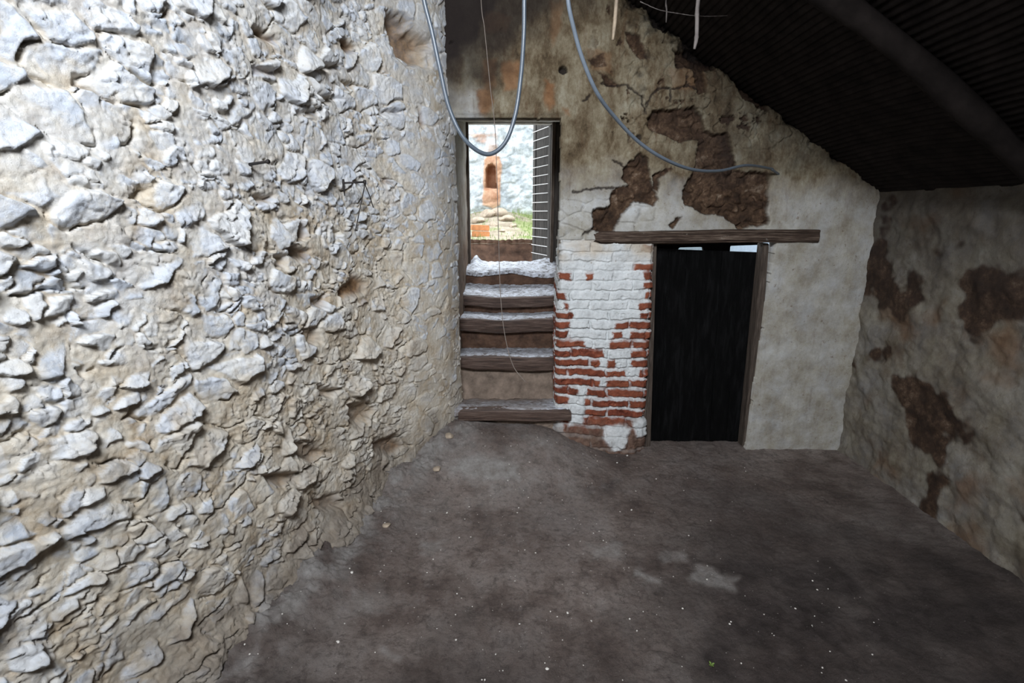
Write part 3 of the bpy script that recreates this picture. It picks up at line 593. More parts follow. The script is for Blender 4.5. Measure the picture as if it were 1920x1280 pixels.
for i in range(5):
    x0, x1 = bxr[i]
    nz = at(950, NYP[i], ND[i]).z; by_ = ND[i + 1] + 0.02 if i < 4 else YD + 0.06; bz = at(950, BYP[i], by_).z
    U, V = np.meshgrid(np.linspace(0, 1, NS), np.linspace(0, 1, 60), indexing='ij')
    TX = (x0 - 0.03) + (x1 - x0 + 0.06) * U
    if i == 0: TX = np.minimum(TX, 0.41)
    worn = {0: 0 * U, 1: 0.004 * np.sin(U * 6), 2: 0.008 * np.cos(U * 6.3), 3: -0.018 * np.sin(U * math.pi) + 0.004 * np.sin(U * 12), 4: -0.012 * np.sin(U * 9.0) - 0.016 * ss(0.4, 0.8, U) + 0.01}[i]
    backw = {4: 0.055 * np.exp(-((U - 0.12) / 0.045) ** 2) + 0.028 * ss(0.72, 0.9, U) - 0.008, 2: 0.014 * ss(0.35, 0.0, U) + 0.014 * ss(0.75, 1, U), 3: 0.01 * ss(0.3, 0, U)}.get(i, 0 * U)
    yfront = ND[i] + 0.012 * fbm(TX, V * 0 + i, 5, 3, 700 + i)
    TY = yfront + (by_ - yfront) * V
    TZ = nz + (bz - nz) * V ** 1.3 + worn * (1 - V) + backw * V + 0.012 * fbm(TX, TY, 9, 5, 710 + i) + 0.007 * fbm(TX, TY, 30, 4, 720 + i)
    # roll the front edge down
    TZ = TZ - 0.018 * ss(0.08, 0.0, V)
    earth = {0: 0.55 + 0.4 * fbm(TX, TY, 7, 4, 730), 1: 0.12 + 0 * U}.get(i, 0 * U) + 0 * U
    if i == 0: earth = np.clip(earth + 0.5 * ss(0.45, 0.95, V) - 0.5 * np.exp(-((U - 0.85) / 0.12) ** 2), 0, 1)
    tr = empty('step', (0, ND[i], 0)); tr.parent = stairs; tr.location = Vector((0, ND[i], 0)) - stairs.location
    base = Vector((0, ND[i], 0))
    tg = grid_obj('tread', np.stack([TX, TY, TZ], -1) , M['tread'], dict(earth=np.clip(earth, 0, 1)), thick=(0, 0, -0.03)); tg.data.transform(__import__('mathutils').Matrix.Translation(-base)); tg.parent = tr
    # riser below the nose, set back a little
    zb = (at(950, BYP[i - 1], ND[i] + 0.02).z - 0.05) if i > 0 else 0.05
    bh = BEAM_PX[i] / FPX * ND[i] * 1.0
    set_ = {0: 0.05, 1: 0.07, 4: 0.022}.get(i, 0.055)
    U, V = np.meshgrid(np.linspace(0, 1, NS), np.linspace(0, 1, 70), indexing='ij')
    RX = (x0 - 0.03) + (x1 - x0 + 0.06) * U; RX = np.minimum(RX, 0.40) if i == 0 else RX
    topz = nz + worn[:, :1] - 0.022
    RZ = zb + (topz - zb) * V
    slope = {1: -0.14, 0: 0.0}.get(i, 0.0)
    RY = ND[i] + set_ + slope * (1 - V) ** 1.5 + (0.03 if i < 2 else 0.012) * fbm(RX, RZ, 8, 5, 740 + i) + 0.005 * fbm(RX, RZ, 30, 3, 750 + i)
    rg = grid_obj('riser', np.stack([RX, RY, RZ], -1), M['soil'] if i < 2 else M['riser']); rg.data.transform(__import__('mathutils').Matrix.Translation(-base)); rg.parent = tr
    if bh > 0:
        # timber nosing beam: a long rough prism
        n = 160; prof = []
        d = 0.11; kx = 24
        for a in range(kx):
            th = 2 * math.pi * a / kx; c_, s__ = math.cos(th), math.sin(th)
            ex = 0.32
            prof.append((0.5 * d * math.copysign(abs(c_) ** ex, c_), 0.5 * bh * math.copysign(abs(s__) ** ex, s__)))
        prof = np.array(prof); prof = np.concatenate([prof, prof[:1]])
        UX = np.linspace(x0 + (0.0 if i == 0 else -0.02), x1, n)
        A, K = np.meshgrid(UX, np.arange(kx + 1), indexing='ij')
        wear = np.interp(np.linspace(0, 1, n), np.linspace(0, 1, NS), worn[:, 0] if worn.ndim > 1 else worn)
        Kc = np.cos(K * 2 * math.pi / kx) * 1.3; Ks = np.sin(K * 2 * math.pi / kx) * 1.3
        rad = 1 + 0.10 * fbm(A * 1.5 + Kc, A * 0.4 + Ks, 2.2, 4, 760 + i)
        grain = 0.0035 * noise(Kc * 7 + A * 0.8, Ks * 7, 770 + i)
        endt = 1 - 0.30 * (ss(0.02, 0.0, A - UX[0]) + ss(0.02, 0, UX[-1] - A))
        if i == 1: endt = endt * (1 - 0.45 * ss(0.16, 0.0, A - UX[0]) * (Ks < 0))
        Yb = ND[i] + 0.5 * d - 0.022 + prof[K, 0] * rad + grain
        Zb = (nz - 0.5 * bh - 0.004) + wear[:, None] + prof[K, 1] * rad * endt + grain + 0.006 * fbm(A, A * 0, 4, 2, 780 + i)
        b_ = grid_obj('nosing_beam', np.stack([A, Yb, Zb], -1), M['nosing'], flip=True); b_.data.transform(__import__('mathutils').Matrix.Translation(-base)); b_.parent = tr
        # close the ends
        bm = bmesh.new(); bm.from_mesh(b_.data); bmesh.ops.remove_doubles(bm, verts=bm.verts, dist=1e-5)
        be = [e for e in bm.edges if e.is_boundary]; bmesh.ops.holes_fill(bm, edges=be, sides=0); bm.to_mesh(b_.data); bm.free()

# ------------------------------------------------------------------ doorway at the top of the stairs
door = empty('door_1', (0, YD, at(950, 488, YD).z)); tag(door, 'open timber doorway at the head of the steps with its leaf folded outwards', 'door', kind='structure')
zs0 = at(950, 488, YD).z - 0.03
def rough_box(x0, x1, y0, y1, z0, z1, ch=0.004):
    bm = bmesh.new(); box(bm, x0, x1, y0, y1, z0, z1)
    bmesh.ops.bevel(bm, geom=bm.edges[:], offset=ch, segments=2, affect='EDGES'); return bm
zp0 = at(950, 488, YD).z - 0.12
bm_obj('frame_post', rough_box(DX_L - 0.035, DX_L + 0.012, YD - 0.02, YD + 0.07, zp0, DZ_T + 0.01), M['frame'], door)
bm_obj('frame_post', rough_box(DX_R - 0.045, DX_R - 0.018, YD - 0.03, YD + 0.06, zp0, DZ_T + 0.01), M['frame'], door)
bm_obj('frame_post', rough_box(DX_R - 0.016, DX_R + 0.08, YD - 0.01, YD + 0.07, zp0, DZ_T + 0.01), M['leaf'], door)
bm_obj('frame_head', rough_box(DX_L - 0.03, DX_R + 0.03, YD + 0.02, YD + 0.10, DZ_T, DZ_T + 0.07), M['plaster'], door)
LA = Vector((DX_R - 0.05, YD + 0.07, 0)); LB = Vector((at(999, 350, YD + 0.47).x, YD + 0.47, 0))
ldir = (LB - LA).normalized(); lw_ = (LB - LA).length; lnor = Vector((-ldir.y, ldir.x, 0))
if lnor.x > 0: lnor = -lnor
def leaf_box(u0, u1, t0, t1, z0, z1, bm):
    vs = box(bm, 0, 1, 0, 1, z0, z1)
    for v in vs:
        uu = u0 if v.co.x < 0.5 else u1; tt = t0 if v.co.y < 0.5 else t1
        p = LA + ldir * uu + lnor * tt; v.co = Vector((p.x, p.y, v.co.z))
leaf = empty('door_leaf', door.location); leaf.parent = door; leaf.location = (0, 0, 0)
leaf['label'] = 'dark slatted door leaf standing open'
def leaf_obj(name, bm, mat):
    me = bpy.data.meshes.new(name); bmesh.ops.recalc_face_normals(bm, faces=bm.faces[:]); bm.to_mesh(me); bm.free()
    me.materials.append(mat); me.transform(__import__('mathutils').Matrix.Translation(-door.location)); o = bpy.data.objects.new(name, me); COL.objects.link(o); o.parent = leaf; return o
lz0 = at(998, 485, YD + 0.47).z - 0.02; lz1 = at(1000, 215, YD + 0.47).z; rz1 = at(1002, 249, YD + 0.47).z; rz0 = at(998, 473, YD + 0.47).z
bm = bmesh.new()
leaf_box(0, 0.06, 0, -0.035, lz0, lz1, bm); leaf_box(lw_ - 0.06, lw_, 0, -0.035, lz0, lz1, bm)
for a, b in ((lz0, lz0 + 0.09), (lz1 - 0.08, lz1)): leaf_box(0.06, lw_ - 0.06, 0, -0.035, a, b, bm)
leaf_obj('leaf_frame', bm, M['leaf'])
bm = bmesh.new()
nsl = 14
for q in range(nsl):
    u0 = 0.065 + (lw_ - 0.13) * q / nsl; leaf_box(u0, u0 + (lw_ - 0.13) / nsl * 0.72, -0.006, -0.022, lz0 + 0.08, lz1 - 0.07, bm)
leaf_box(0.06, lw_ - 0.06, -0.024, -0.032, lz0 + 0.05, lz1 - 0.05, bm)
leaf_obj('slat_panel', bm, M['leaf'])
for q in range(15):
    z = rz1 - (rz1 - rz0) * q / 14.0
    bm = bmesh.new(); a = LA + ldir * 0.02 + lnor * 0.012; b = LA + ldir * (lw_ - 0.01) + lnor * 0.012
    tube(bm, [(a.x, a.y, z), (b.x, b.y, z)], 0.0035, 8); leaf_obj('rod', bm, M['rod'])

# threshold beyond the frame: earth bank with a broken scalloped top
U, V = np.meshgrid(np.linspace(-0.62, 0.62, 260), np.linspace(0, 1, 60), indexing='ij')
topz = at(950, 450, YD + 0.52).z
TZ = topz + 0.012 * np.abs(np.sin(U * 48)) * (0.6 + fbm(U, U * 0, 8, 2, 801)) + 0.012 * fbm(U, U * 0, 5, 3, 803)
bank = grid_obj('wall_threshold', np.stack([U, YD + 0.54 - 0.03 * (1 - V) + 0.02 * fbm(U, V, 6, 5, 805) - 0.015 * ss(0.75, 1, V) * np.abs(np.sin(U * 48)), 1.0 + (TZ - 1.0) * V], -1), M['riser'])
tag(bank, kind='structure')

# ------------------------------------------------------------------ courtyard
YW = 8.4
t = NT('courtyard_limewash', 0.9, 0.1)
c = t.ramp(t.noise(5, 9, 0.72), [(0.30, (0.30, 0.33, 0.35)), (0.45, (0.52, 0.56, 0.58)), (0.6, (0.74, 0.77, 0.78))])
c = t.mix(t.ramp(t.noise(13, 8, 0.75), [(0.56, 0), (0.66, 1)]), c, (0.34, 0.34, 0.33))
c = t.mix(t.attr('red'), c, t.ramp(t.noise(8, 8, 0.7), [(0.35, (0.48, 0.24, 0.14)), (0.65, (0.68, 0.44, 0.30))]))
c = t.mix(t.attr('moss'), c, t.ramp(t.noise(9, 8, 0.7), [(0.35, (0.22, 0.30, 0.10)), (0.65, (0.50, 0.52, 0.32))]))
t.color(c); t.bump(t.noise(12, 9, 0.7), 0.8, 0.04); M['yard_wall'] = t.m
xs = np.arange(-2.6, 2.6, 0.014); zs = np.arange(1.0, 4.6, 0.014); X, Z = np.meshgrid(xs, zs, indexing='ij')
PX, PY = px(X, YW + 0 * X, Z); wx = PX + 2.5 * fbm(X, Z, 6, 4, 811); wy = PY + 2.5 * fbm(X, Z, 6, 4, 813)
nich = ss(1.0, -1.0, poly_sd(wx, wy, [(911, 352), (911, 318), (916, 309), (924, 307), (930, 312), (931, 352)]))
redm = ss(2, -2, poly_sd(wx, wy, [(905, 385), (907, 300), (914, 290), (936, 292), (942, 310), (939, 340), (937, 385), (925, 392)]))
redm = np.maximum(redm, 0.75 * ss(3, -3, poly_sd(wx, wy, [(876, 252), (930, 250), (935, 270), (905, 268), (878, 262)])) * ss(-.2, .3, fbm(X, Z, 5, 4, 817)))
redm = np.maximum(redm, 0.5 * ss(3, -3, poly_sd(wx, wy, [(915, 270), (932, 270), (934, 295), (915, 292)])))
moss = np.clip(ss(378, 420, PY + 12 * fbm(X, Z, 2.5, 4, 819)) * 0.9 * ss(-0.3, 0.3, fbm(X, Z, 4, 4, 821) + 0.1), 0, 1)
vs_ = voronoi(X / 0.24 + 0.4 * fbm(X, Z, 3, 3, 823), Z / 0.16 + 0.4 * fbm(X, Z, 3, 3, 825), 83)
hh = 0.022 * ss(0, .3, vs_[1] - vs_[0]) * vs_[2] + 0.05 * fbm(X, Z, 6, 5, 827) - 0.35 * nich + redm * 0.03
yw = grid_obj('wall_courtyard', np.stack([X, YW - hh, Z], -1), M['yard_wall'], dict(red=redm, moss=moss)); tag(yw, kind='structure')
# ground outside
t = NT('weedy_rubble_ground', 0.95, 0.1)
t.color(t.mix(t.attr('g'), t.ramp(t.noise(6, 8, 0.7), [(0.3, (0.20, 0.16, 0.11)), (0.7, (0.46, 0.40, 0.31))]), t.ramp(t.noise(14, 8, 0.7), [(0.3, (0.11, 0.15, 0.04)), (0.7, (0.34, 0.36, 0.18))])))
t.bump(t.noise(20, 9, 0.75), 0.8, 0.03); M['yard'] = t.m
X, Y = np.meshgrid(np.arange(-2.6, 2.6, 0.02), np.arange(YD + 0.50, YW + 0.1, 0.02), indexing='ij')
yz = topz - 0.03 + 0.22 * ss(YD + 1.2, YW, Y) + 0.10 * np.exp(-((X + 0.25) / 0.5) ** 2) * ss(6.3, 7.8, Y) + 0.025 * fbm(X, Y, 3, 5, 831) + 0.015 * ss(YD + 0.56, YD + 0.7, Y)
g = ss(-0.15, 0.25, fbm(X, Y, 2.4, 4, 833) + 0.5 * ss(-0.1, 0.4, X) - 0.2)
yg = grid_obj('courtyard_ground', np.stack([X, Y, yz], -1), M['yard'], dict(g=g)); yg.name = 'floor_courtyard'; tag(yg, kind='structure')
def yard_z(x, y):
    i = int((x + 2.6) / 0.02); j = int((y - YD - 0.50) / 0.02); return float(yz[i, j])
# rubble stones and two orange bricks heaped in the yard
for q, (x_, y_, Y_, r) in enumerate([(898, 418, 7.2, 0.11), (915, 412, 7.5, 0.13), (935, 412, 7.6, 0.12), (950, 422, 7.3, 0.10), (925, 424, 7.0, 0.07), (962, 428, 7.0, 0.06), (942, 434, 6.7, 0.05)]):
    p = at(x_, y_, Y_); bm = bmesh.new(); rock(bm, (0, 0, 0), r, q + 3, 0.6, 3); o = bm_obj('rubble_stone', bm, M['stone']); o.location = (p.x, Y_, yard_z(p.x, Y_) + r * 0.22)
    tag(o, ['pale rubble stone leftmost of the heap in the courtyard', 'large pale stone on the heap under the wall niche', 'broad stone at the crown of the courtyard heap, right of the niche', 'right-hand stone on the slope of the courtyard heap', 'small stone low in the heap, behind the orange bricks', 'small outlying stone furthest right of the courtyard heap', 'small flat stone nearest the threshold, right of the orange bricks'][q], 'stone', 'rubble stones in the courtyard')
for q, (x_, Y_, rz, dz, lab) in enumerate([(901, 6.35, 0.10, 0.0, 'orange brick lying on the courtyard ground under another orange brick'), (900, 6.38, 0.24, 0.075, 'orange brick on top of another brick just beyond the doorway')]):
    p = at(x_, 440, Y_); bm = rough_box(-0.105, 0.105, -0.06, 0.06, 0, 0.065, 0.006); o = bm_obj('loose_brick', bm, M['terracotta']); o.location = (p.x, Y_, yard_z(p.x, Y_) + dz); o.rotation_euler = (0, 0.04, rz)
    tag(o, lab, 'brick', 'orange bricks in the courtyard')
# grass tufts
bm = bmesh.new(); rr = random.Random(4)
for q in range(900):
    x = rr.uniform(-0.7, 0.75); y = rr.uniform(5.4, 8.3)
    if x < 0.0 and rr.random() < 0.6 and not (-0.45 < x < -0.3): continue
    z = yard_z(x, y) - 0.005; hh_ = rr.uniform(0.02, 0.075) * (1.3 if 0.0 < x < 0.25 and y > 7 else 0.8); a = rr.uniform(0, 6.3); lean = rr.uniform(0, 0.03); ww = 0.004
    dx, dy = math.cos(a), math.sin(a)
    v = [bm.verts.new((x - dy * ww, y + dx * ww, z)), bm.verts.new((x + dy * ww, y - dx * ww, z)), bm.verts.new((x + dx * lean * .5 + dy * ww * .7, y + dy * lean * .5 - dx * ww * .7, z + hh_ * .6)), bm.verts.new((x + dx * lean * .5 - dy * ww * .7, y + dy * lean * .5 + dx * ww * .7, z + hh_ * .6)), bm.verts.new((x + dx * lean, y + dy * lean, z + hh_))]
    bm.faces.new(v[:4]); bm.faces.new((v[3], v[2], v[4]))
tag(bm_obj('grass', bm, M['green']), 'short green grass growing on the courtyard ground beyond the doorway', 'grass', kind='stuff')

# ------------------------------------------------------------------ lintel beam and black door
LTx0 = at(1115, 448, D1).x; LTx1 = 2.05
n = 260; kx = 40
A, K = np.meshgrid(np.linspace(LTx0, LTx1, n), np.arange(kx + 1), indexing='ij')
th = K * 2 * math.pi / kx; pc, psn = np.cos(th), np.sin(th)
zt = at(1200, 433, D1).z; zb = at(1200, 457, D1).z; hz = (zt - zb) / 2
wid = hz * (1 + 0.0 * A); cz = (zt + zb) / 2 + 0.010 * ss(0.8, 1.6, A) + 0.005 * fbm(A, A * 0, 2, 3, 841)
sgn = lambda c_: np.sign(c_) * np.abs(c_) ** 0.35
rad = 1 + 0.10 * fbm(A * 1.2 + pc, A * 0.3 + psn, 1.8, 4, 843)
grv = 0.006 * noise(pc * 9 + A * 0.6, psn * 9 + A * 0.3, 845) + 0.003 * noise(pc * 22 + A, psn * 22, 847)
endt = 1 - 0.35 * ss(0.05, 0.0, A - LTx0) - 0.10 * np.abs(noise(th * 3, A * 4, 849)) * ss(0.1, 0, A - LTx0)
xj = 0.02 * noise(psn * 6, pc * 6, 851) * ss(0.05, 0, A - LTx0)
o = grid_obj('lintel_beam', np.stack([A + xj, D1 + 0.055 + 0.075 * sgn(pc) * rad + grv, cz + wid * sgn(psn) * rad * endt + grv], -1), M['beam'], flip=True)
bm = bmesh.new(); bm.from_mesh(o.data); bmesh.ops.remove_doubles(bm, verts=bm.verts, dist=1e-5); bmesh.ops.holes_fill(bm, edges=[e for e in bm.edges if e.is_boundary], sides=0); bm.to_mesh(o.data); bm.free()
tag(o, 'cracked weathered timber lintel beam spanning over the black door', 'beam')

dl = empty('door_2', (1.1, D1 + 0.12, 0)); tag(dl, 'tall blackened plank door beneath the timber lintel', 'door', kind='structure')
YDR = D1 + 0.14
dz0 = 0.02
TL = at(1221, 466, YDR); TR = at(1421, 473, YDR); BL = at(1207, 828, YDR); BR = at(1391, 833, YDR)
TL, TR, BL, BR = [Vector((p.x, YDR, p.z)) for p in (TL, TR, BL, BR)]
nb = 6; bm = bmesh.new()
for q in range(nb):
    a, b = (q + 0.008) / nb, (q + 0.992) / nb; dy = random.uniform(-0.003, 0.003)
    ps_ = [BL.lerp(BR, a), BL.lerp(BR, b), TL.lerp(TR, b), TL.lerp(TR, a)]
    f = [bm.verts.new(p + Vector((0, dy, 0))) for p in ps_]; k_ = [bm.verts.new(p + Vector((0, dy + 0.028, 0))) for p in ps_]
    bm.faces.new(f); bm.faces.new(k_[::-1])
    for s in range(4): bm.faces.new((f[s], k_[s], k_[(s + 1) % 4], f[(s + 1) % 4]))
bmesh.ops.bevel(bm, geom=bm.edges[:], offset=0.0022, segments=1, affect='EDGES'); bmesh.ops.recalc_face_normals(bm, faces=bm.faces[:])
pan = bm_obj('plank_panel', bm, M['door'], dl)
for fz_ in (0.25, 1.22):
    bm = bmesh.new(); box(bm, BL.x + 0.05, BR.x - 0.02, YDR + 0.029, YDR + 0.055, fz_, fz_ + 0.09); bm_obj('batten', bm, M['door'], dl)
def prism(pts, y0, y1):
    bm = bmesh.new(); f = [bm.verts.new((x, y0, z)) for x, z in pts]; k_ = [bm.verts.new((x, y1, z)) for x, z in pts]
    bm.faces.new(f); bm.faces.new(k_[::-1])
    for s in range(len(pts)): bm.faces.new((f[s], k_[s], k_[(s + 1) % len(pts)], f[(s + 1) % len(pts)]))
    bmesh.ops.recalc_face_normals(bm, faces=bm.faces[:]); bmesh.ops.bevel(bm, geom=bm.edges[:], offset=0.004, segments=2, affect='EDGES'); return bm
pL = [at(1200, 840, D1 + 0.06), at(1219, 840, D1 + 0.06), at(1231, 456, D1 + 0.06), at(1208, 456, D1 + 0.06)]
bm_obj('frame_post', prism([(p.x, p.z) for p in pL], D1 + 0.05, D1 + 0.13), M['frame'], dl)
pR = [at(1390, 850, D1 + 0.05), at(1412, 850, D1 + 0.05), at(1441, 456, D1 + 0.05), at(1430, 456, D1 + 0.05)]
bm_obj('frame_post', prism([(p.x, p.z) for p in pR], D1 + 0.04, D1 + 0.13), M['frame'], dl)
hd = [at(1225, 445, D1 + .16), at(1432, 445, D1 + .16), at(1432, 459, D1 + .16), at(1371, 461, D1 + .16), at(1369, 485, D1 + .16), at(1322, 485, D1 + .16), at(1319, 463, D1 + .16), at(1275, 464, D1 + .16), at(1262, 485, D1 + .16), at(1225, 485, D1 + .16)]
bm_obj('frame_head', prism([(p.x, p.z) for p in hd], D1 + 0.17, D1 + 0.20), M['door'], dl)
# room behind the black door: a daylit white wall is seen through the gap
t = plain('whitewashed_room', (0.22, 0.26, 0.30), 0.9, 0.1, 0.1)
bm = bmesh.new(); box(bm, 1.2, 3.6, 6.2, 6.3, -0.1, 4.2); tag(bm_obj('wall_far_room', bm, t), kind='structure')

# ------------------------------------------------------------------ right wall, front wall behind the camera, roof
XR = 2.42
RS = np.array([[XR, D1 + 0.1, -0.1], [XR, -2.0, -0.1], [XR, -2.0, 2.1], [XR, D1 + 0.1, 2.1]])
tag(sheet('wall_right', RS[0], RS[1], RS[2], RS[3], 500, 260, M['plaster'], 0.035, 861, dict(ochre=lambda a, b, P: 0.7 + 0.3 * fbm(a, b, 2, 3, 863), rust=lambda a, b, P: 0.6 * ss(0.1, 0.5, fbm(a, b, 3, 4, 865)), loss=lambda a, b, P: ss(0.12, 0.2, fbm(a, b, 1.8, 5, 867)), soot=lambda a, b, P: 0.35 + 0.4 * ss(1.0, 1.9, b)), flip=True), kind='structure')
bm = bmesh.new()
YF = -1.9
box(bm, -1.75, XR + 0.1, YF - 0.25, YF, -0.1, 3.9)
tag(bm_obj('wall_front', bm, M['plaster']), kind='structure')
# roof of canes: slopes down to the right
def roof_z(X): return 2.95 + (0.74 - X) * 0.66
n = 900
sx = np.linspace(-1.75, XR + 0.15, n); yv = np.linspace(YF - 0.25, D1 + 0.25, 120)
X, Y = np.meshgrid(sx, yv, indexing='ij')
X2 = X
can = 0.012 * np.abs(np.sin(Y * 2 * math.pi / 0.06)) if False else 0.014 * np.abs(np.sin(X * math.pi / 0.03 + 0.6 * fbm(X, Y, 0.8, 2, 871)))
RZ = np.minimum(roof_z(X), 3.62) - can + 0.02 * fbm(X, Y, 1.5, 3, 873)
hl = (X > -0.95 + 0.05 * fbm(X, Y, 3, 2, 875)) & (X < 0.35) & (Y > -1.1) & (Y < 0.0 + 0.08 * fbm(X, Y, 5, 2, 877))  # unseen roof opening, added to go with the lamp behind the camera
tag(grid_obj('ceiling', np.stack([X, Y, RZ], -1), M['roof'], flip=True, keep=~hl[:-1, :-1], thick=(0, 0, 0.08)), kind='structure')
for q, yb_ in enumerate((2.3, 1.2)):
    bm = bmesh.new(); pts = [(x, yb_ + 0.02 * math.sin(x * 3 + q), min(roof_z(x), 3.62) - 0.09 + 0.01 * math.sin(x * 5)) for x in np.linspace(-1.5, XR, 24)]
    tube(bm, pts, [0.05 + 0.006 * math.sin(i * 1.7) for i in range(24)], 12, 0.04)
    tag(bm_obj('roof_pole', bm, M['roof'], smooth=True), ['sooty round roof pole crossing over the middle of the floor', 'sooty round roof pole nearest the viewer'][q], 'beam', 'roof poles')

# ------------------------------------------------------------------ cables, string, canes, iron
def cable(name, pts, r, mat, label, extra_up=None, grp=None):
    P = [at(x, y, Y) for x, y, Y in pts]
    if extra_up:
        for end, dirv in extra_up:
            if end == 0: P = [P[0] + Vector(dirv) * f for f in (1, .75, .5, .25, .1)] + P
            else: P = P + [P[-1] + Vector(dirv) * f for f in (.1, .25, .5, .75, 1)]
    bm = bmesh.new(); tube(bm, catmull(P, 10), r, 14); o = bm_obj(name, bm, mat, smooth=True); tag(o, label, 'cable', grp); return o
cable('cable', [(795, 0, 1.9), (810, 60, 1.9), (825, 130, 1.9), (843, 205, 1.9), (872, 262, 1.9), (912, 289, 1.92), (945, 270, 1.94), (965, 220, 1.96), (976, 150, 1.98), (982, 70, 2.0), (983, 0, 2.0)], 0.0075, M['cable_b'],
      'grey cable hanging from the roof in a deep loop before the bright doorway', [(0, (-0.12, 0.02, 1.10)), (1, (0.0, 0.02, 1.10))])
cable('cable', [(1065, 0, 2.1), (1075, 50, 2.12), (1092, 110, 2.15), (1120, 175, 2.2), (1155, 222, 2.3), (1200, 268, 2.4), (1250, 300, 2.5), (1300, 318, 2.65), (1350, 320, 2.85), (1400, 310, 3.1), (1445, 316, 3.42)], 0.0078, M['cable_g'],
      'grey cable sagging across the peeling plaster towards the right edge', [(0, (-0.04, 0, 0.92)), (1, (0.12, 0.12, -0.03))])
P = [at(x, y, Y) for x, y, Y in [(902, 0, 3.30), (908, 50, 3.3), (915, 120, 3.3), (920, 170, 3.3), (928, 240, 3.28), (932, 340, 3.25), (935, 450, 3.22), (939, 560, 3.2), (947, 630, 3.18), (962, 685, 3.15), (985, 716, 3.12)]]
P = [P[0] + Vector((-0.02, 0, 0.55))] + P
bm = bmesh.new(); tube(bm, catmull(P, 8), 0.0022, 8); tag(bm_obj('string', bm, M['string'], smooth=True), 'thin pale string hanging in front of the doorway and steps', 'string')
def cane(pts, r, mat, label):
    P = [at(x, y, Y) for x, y, Y in pts]; top = P[0]; zt_ = min(roof_z(top.x), 3.6)
    P = [Vector((top.x + 0.02, top.y, zt_))] + P
    C = catmull(P, 6); bm = bmesh.new(); rad = [r * (1 + (0.18 if k % 9 == 0 else 0)) * (1 if k < len(C) - 5 else 1 - 0.10 * (k - len(C) + 5)) for k in range(len(C))]
    tube(bm, C, rad, 9, 0.04); tag(bm_obj('hanging_cane', bm, mat, smooth=True), label, 'cane', 'broken canes hanging from the roof')
cane([(1156, 0, 2.5), (1153, 40, 2.5), (1149, 75, 2.5)], 0.0085, M['cane'], 'yellowish broken cane hanging from the roof, left of the other canes')
cane([(1309, 0, 2.5), (1307, 40, 2.5), (1306, 70, 2.5), (1302, 92, 2.5)], 0.0085, M['cane_g'], 'grey splintered cane hanging from the roof, right of the other canes')
cane([(1249, 0, 3.1), (1250, 20, 3.1), (1249, 42, 3.1)], 0.004, M['cane_g'], 'thin dark cane between the two longer hanging canes')
P = [at(x, y, 3.0) for x, y in [(1200, 3), (1235, 18), (1270, 25), (1310, 30), (1350, 30), (1400, 26), (1430, 20)]]
bm = bmesh.new(); tube(bm, catmull(P, 10), [0.0012 + 0.0010 * random.random() for _ in range(61)], 6, 0.5); tag(bm_obj('cobweb_strand', bm, M['cane_g']), 'dusty sagging cobweb strand crossing under the dark roof', 'cobweb')

hk, n_ = left_hit(642, 342, 0.0)
hook = empty('iron_bracket', hk); tag(hook, 'rusty iron bracket on the rubble wall with two wires dangling from its end', 'bracket')
base = hk + n_ * 0.015; e1 = at(684, 341, (hk.y + 0.04))
# arm reaches out from the wall towards the room
tip = hk + n_ * 0.10; 
def solve_depth(x, y, P0, nn, k):  # point at pixel x,y lying k metres off the wall plane through P0
    best = None
    for Y in np.arange(1.2, 3.6, 0.004):
        p = at(x, y, Y); d = (p - P0).dot(nn) - k
        if best is None or abs(d) < best[0]: best = (abs(d), p)
    return best[1]
tip = solve_depth(684, 341, hk, n_, 0.125); b1 = solve_depth(644, 343, hk, n_, 0.045)
bm = bmesh.new(); tube(bm, [b1 + Vector((0, 0, 0.018)), b1, b1 - Vector((0, 0, 0.03)), b1 - Vector((0.0, -0.004, 0.06))], [0.0055, 0.006, 0.0045, 0.002], 10); bm_obj('wall_spike', bm, M['iron'], hook, smooth=True)
bm = bmesh.new(); tube(bm, [b1, tip], 0.0045, 10)
tube(bm, [tip + Vector((0, 0, 0.010)), tip + Vector((0, 0, 0.006)), tip - Vector((0, 0, 0.008)), tip - Vector((0, 0, 0.016))], [0.005, 0.0075, 0.007, 0.003], 10); bm_obj('arm', bm, M['iron'], hook, smooth=True)
for x, y in ((667, 431), (700, 389)):
    w2 = solve_depth(x, y, hk, n_, 0.105); bm = bmesh.new(); tube(bm, [tip - Vector((0, 0, 0.012)), (tip + w2) / 2 + Vector((0.001, 0, 0)), w2], 0.0024, 8); bm_obj('wire', bm, M['iron'], hook, smooth=True)
hk2, n2 = left_hit(470, 304, 0)
p2 = solve_depth(501, 303, hk2, n2, 0.10); p1 = solve_depth(468, 308, hk2, n2, 0.0)
bm = bmesh.new(); tube(bm, [p1, p2, p2 + (p2 - p1).normalized() * 0.003], [0.006, 0.005, 0.005], 10)
o = (p2 - p1).normalized(); tube(bm, [p2, p2 + o * 0.008], 0.0085, 8); tag(bm_obj('iron_spike', bm, M['iron'], smooth=True), 'short black iron spike driven into the rubble wall near its left edge', 'spike')

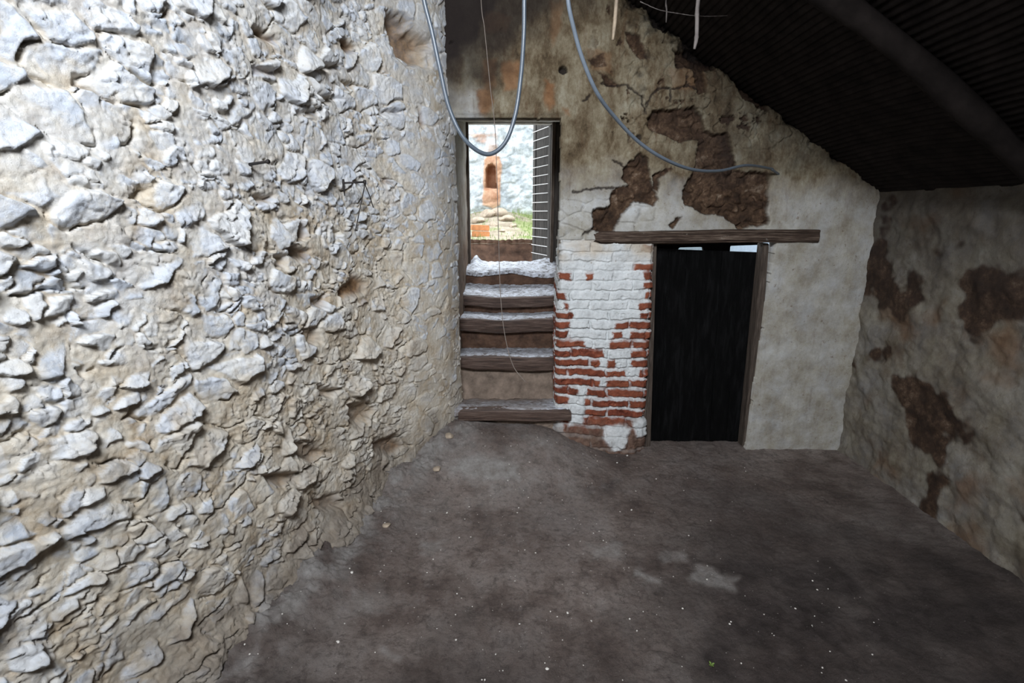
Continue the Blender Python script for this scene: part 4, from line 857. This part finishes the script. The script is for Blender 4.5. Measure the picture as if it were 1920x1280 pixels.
# ------------------------------------------------------------------ crumbs and stones on the floor
def floor_at(x, y):
    u = (x - 960) / FPX; v = (y - 640) / FPX; d = Vector((u, CP - v * SP, -SP - v * CP)); t = 0.5
    while t < 6:
        p = Vector((0, 0, H)) + d * t
        if p.z <= ground(p.x, p.y): return p
        t += 0.004
    return Vector((0, 0, H)) + d * 4
spots = [(660, 1074, .008, 'pale round crumb left of the others, in the dark left part of the floor'), (952, 902, .006, 'small white crumb lying on the pale patch of floor before the steps'), (970, 962, .006, 'small white crumb in the middle of the floor'),
         (1176, 855, .009, 'white plaster crumb on the floor at the foot of the brick pier'), (1184, 956, .006, 'white crumb on the floor below the black door'), (1026, 1255, .008, 'white crumb near the bottom edge of the floor'),
         (634, 1204, .007, 'small stone low on the left of the floor'), (1157, 868, .007, 'white crumb just in front of the brick pier'), (838, 962, .007, 'oblong pale crumb beside the reddish stain by the rubble wall'), (1064, 1150, .007, 'white crumb between the floor centre and its bottom edge')]
for q, (x, y, r, lab) in enumerate(spots):
    p = floor_at(x, y); bm = bmesh.new(); rock(bm, (0, 0, 0), r, 40 + q, 0.7, 2); o = bm_obj('plaster_crumb', bm, M['pebble']); o.location = (p.x, p.y, ground(p.x, p.y) + r * 0.3); tag(o, lab, 'crumb', 'larger white crumbs on the floor')
bm = bmesh.new(); rr = random.Random(11)
for q in range(620):
    x = rr.uniform(-1.1, 1.6); y = 0.8 + 2.7 * rr.random()
    if x < np.interp(y, *zip(*LW_TABLE)) + 0.05: continue
    if x > 0.7 and rr.random() < 0.5: continue
    r = rr.choice((0.0018, 0.0022, 0.003, 0.0045)); rock(bm, (x, y, ground(x, y) + r * 0.4), r, q, 0.7, 1)
tag(bm_obj('grit', bm, M['pebble']), 'white plaster grit scattered over the dark earth floor', 'grit', kind='stuff')
for q, (x, y, r, lab) in enumerate([(842, 818, .035, 'rough stone at the foot of the rubble wall beside the lowest step'), (1060, 806, .028, 'lump of rubble under the right end of the lowest step'), (1110, 822, .03, 'low mortar lump at the foot of the brick pier'),
                                    (820, 880, .03, 'flat stone where the rubble wall meets the pale floor'), (725, 985, .022, 'yellowish lump of mortar on the floor beside the rubble wall')]):
    p = floor_at(x, y); bm = bmesh.new(); rock(bm, (0, 0, 0), r, 70 + q, 0.55, 3); o = bm_obj('floor_stone', bm, M['stone']); o.location = (p.x, p.y, ground(p.x, p.y) + r * 0.1); tag(o, lab, 'stone', 'stones along the foot of the walls')
# green sprout low on the right
p = floor_at(1333, 1250); sp = empty('sprout', p); tag(sp, 'tiny green sprout growing from the dark floor at lower right', 'plant')
bm = bmesh.new(); tube(bm, [p, p + Vector((0.001, 0, 0.012))], 0.0009, 6); bm_obj('stem', bm, M['green'], sp)
for a in (0.3, 1.9, 3.6, 5.0):
    bm = bmesh.new(); c_ = p + Vector((0.001, 0, 0.011)); d = Vector((math.cos(a), math.sin(a), 0.35)); s_ = Vector((-math.sin(a), math.cos(a), 0))
    v = [bm.verts.new(c_), bm.verts.new(c_ + d * 0.007 + s_ * 0.004), bm.verts.new(c_ + d * 0.014), bm.verts.new(c_ + d * 0.007 - s_ * 0.004)]
    v2 = [bm.verts.new(q_.co - Vector((0, 0, 0.0006))) for q_ in v]; bm.faces.new(v); bm.faces.new(v2[::-1])
    for k_ in range(4): bm.faces.new((v[k_], v2[k_], v2[(k_ + 1) % 4], v[(k_ + 1) % 4]))
    bm_obj('leaf', bm, M['green'], sp)
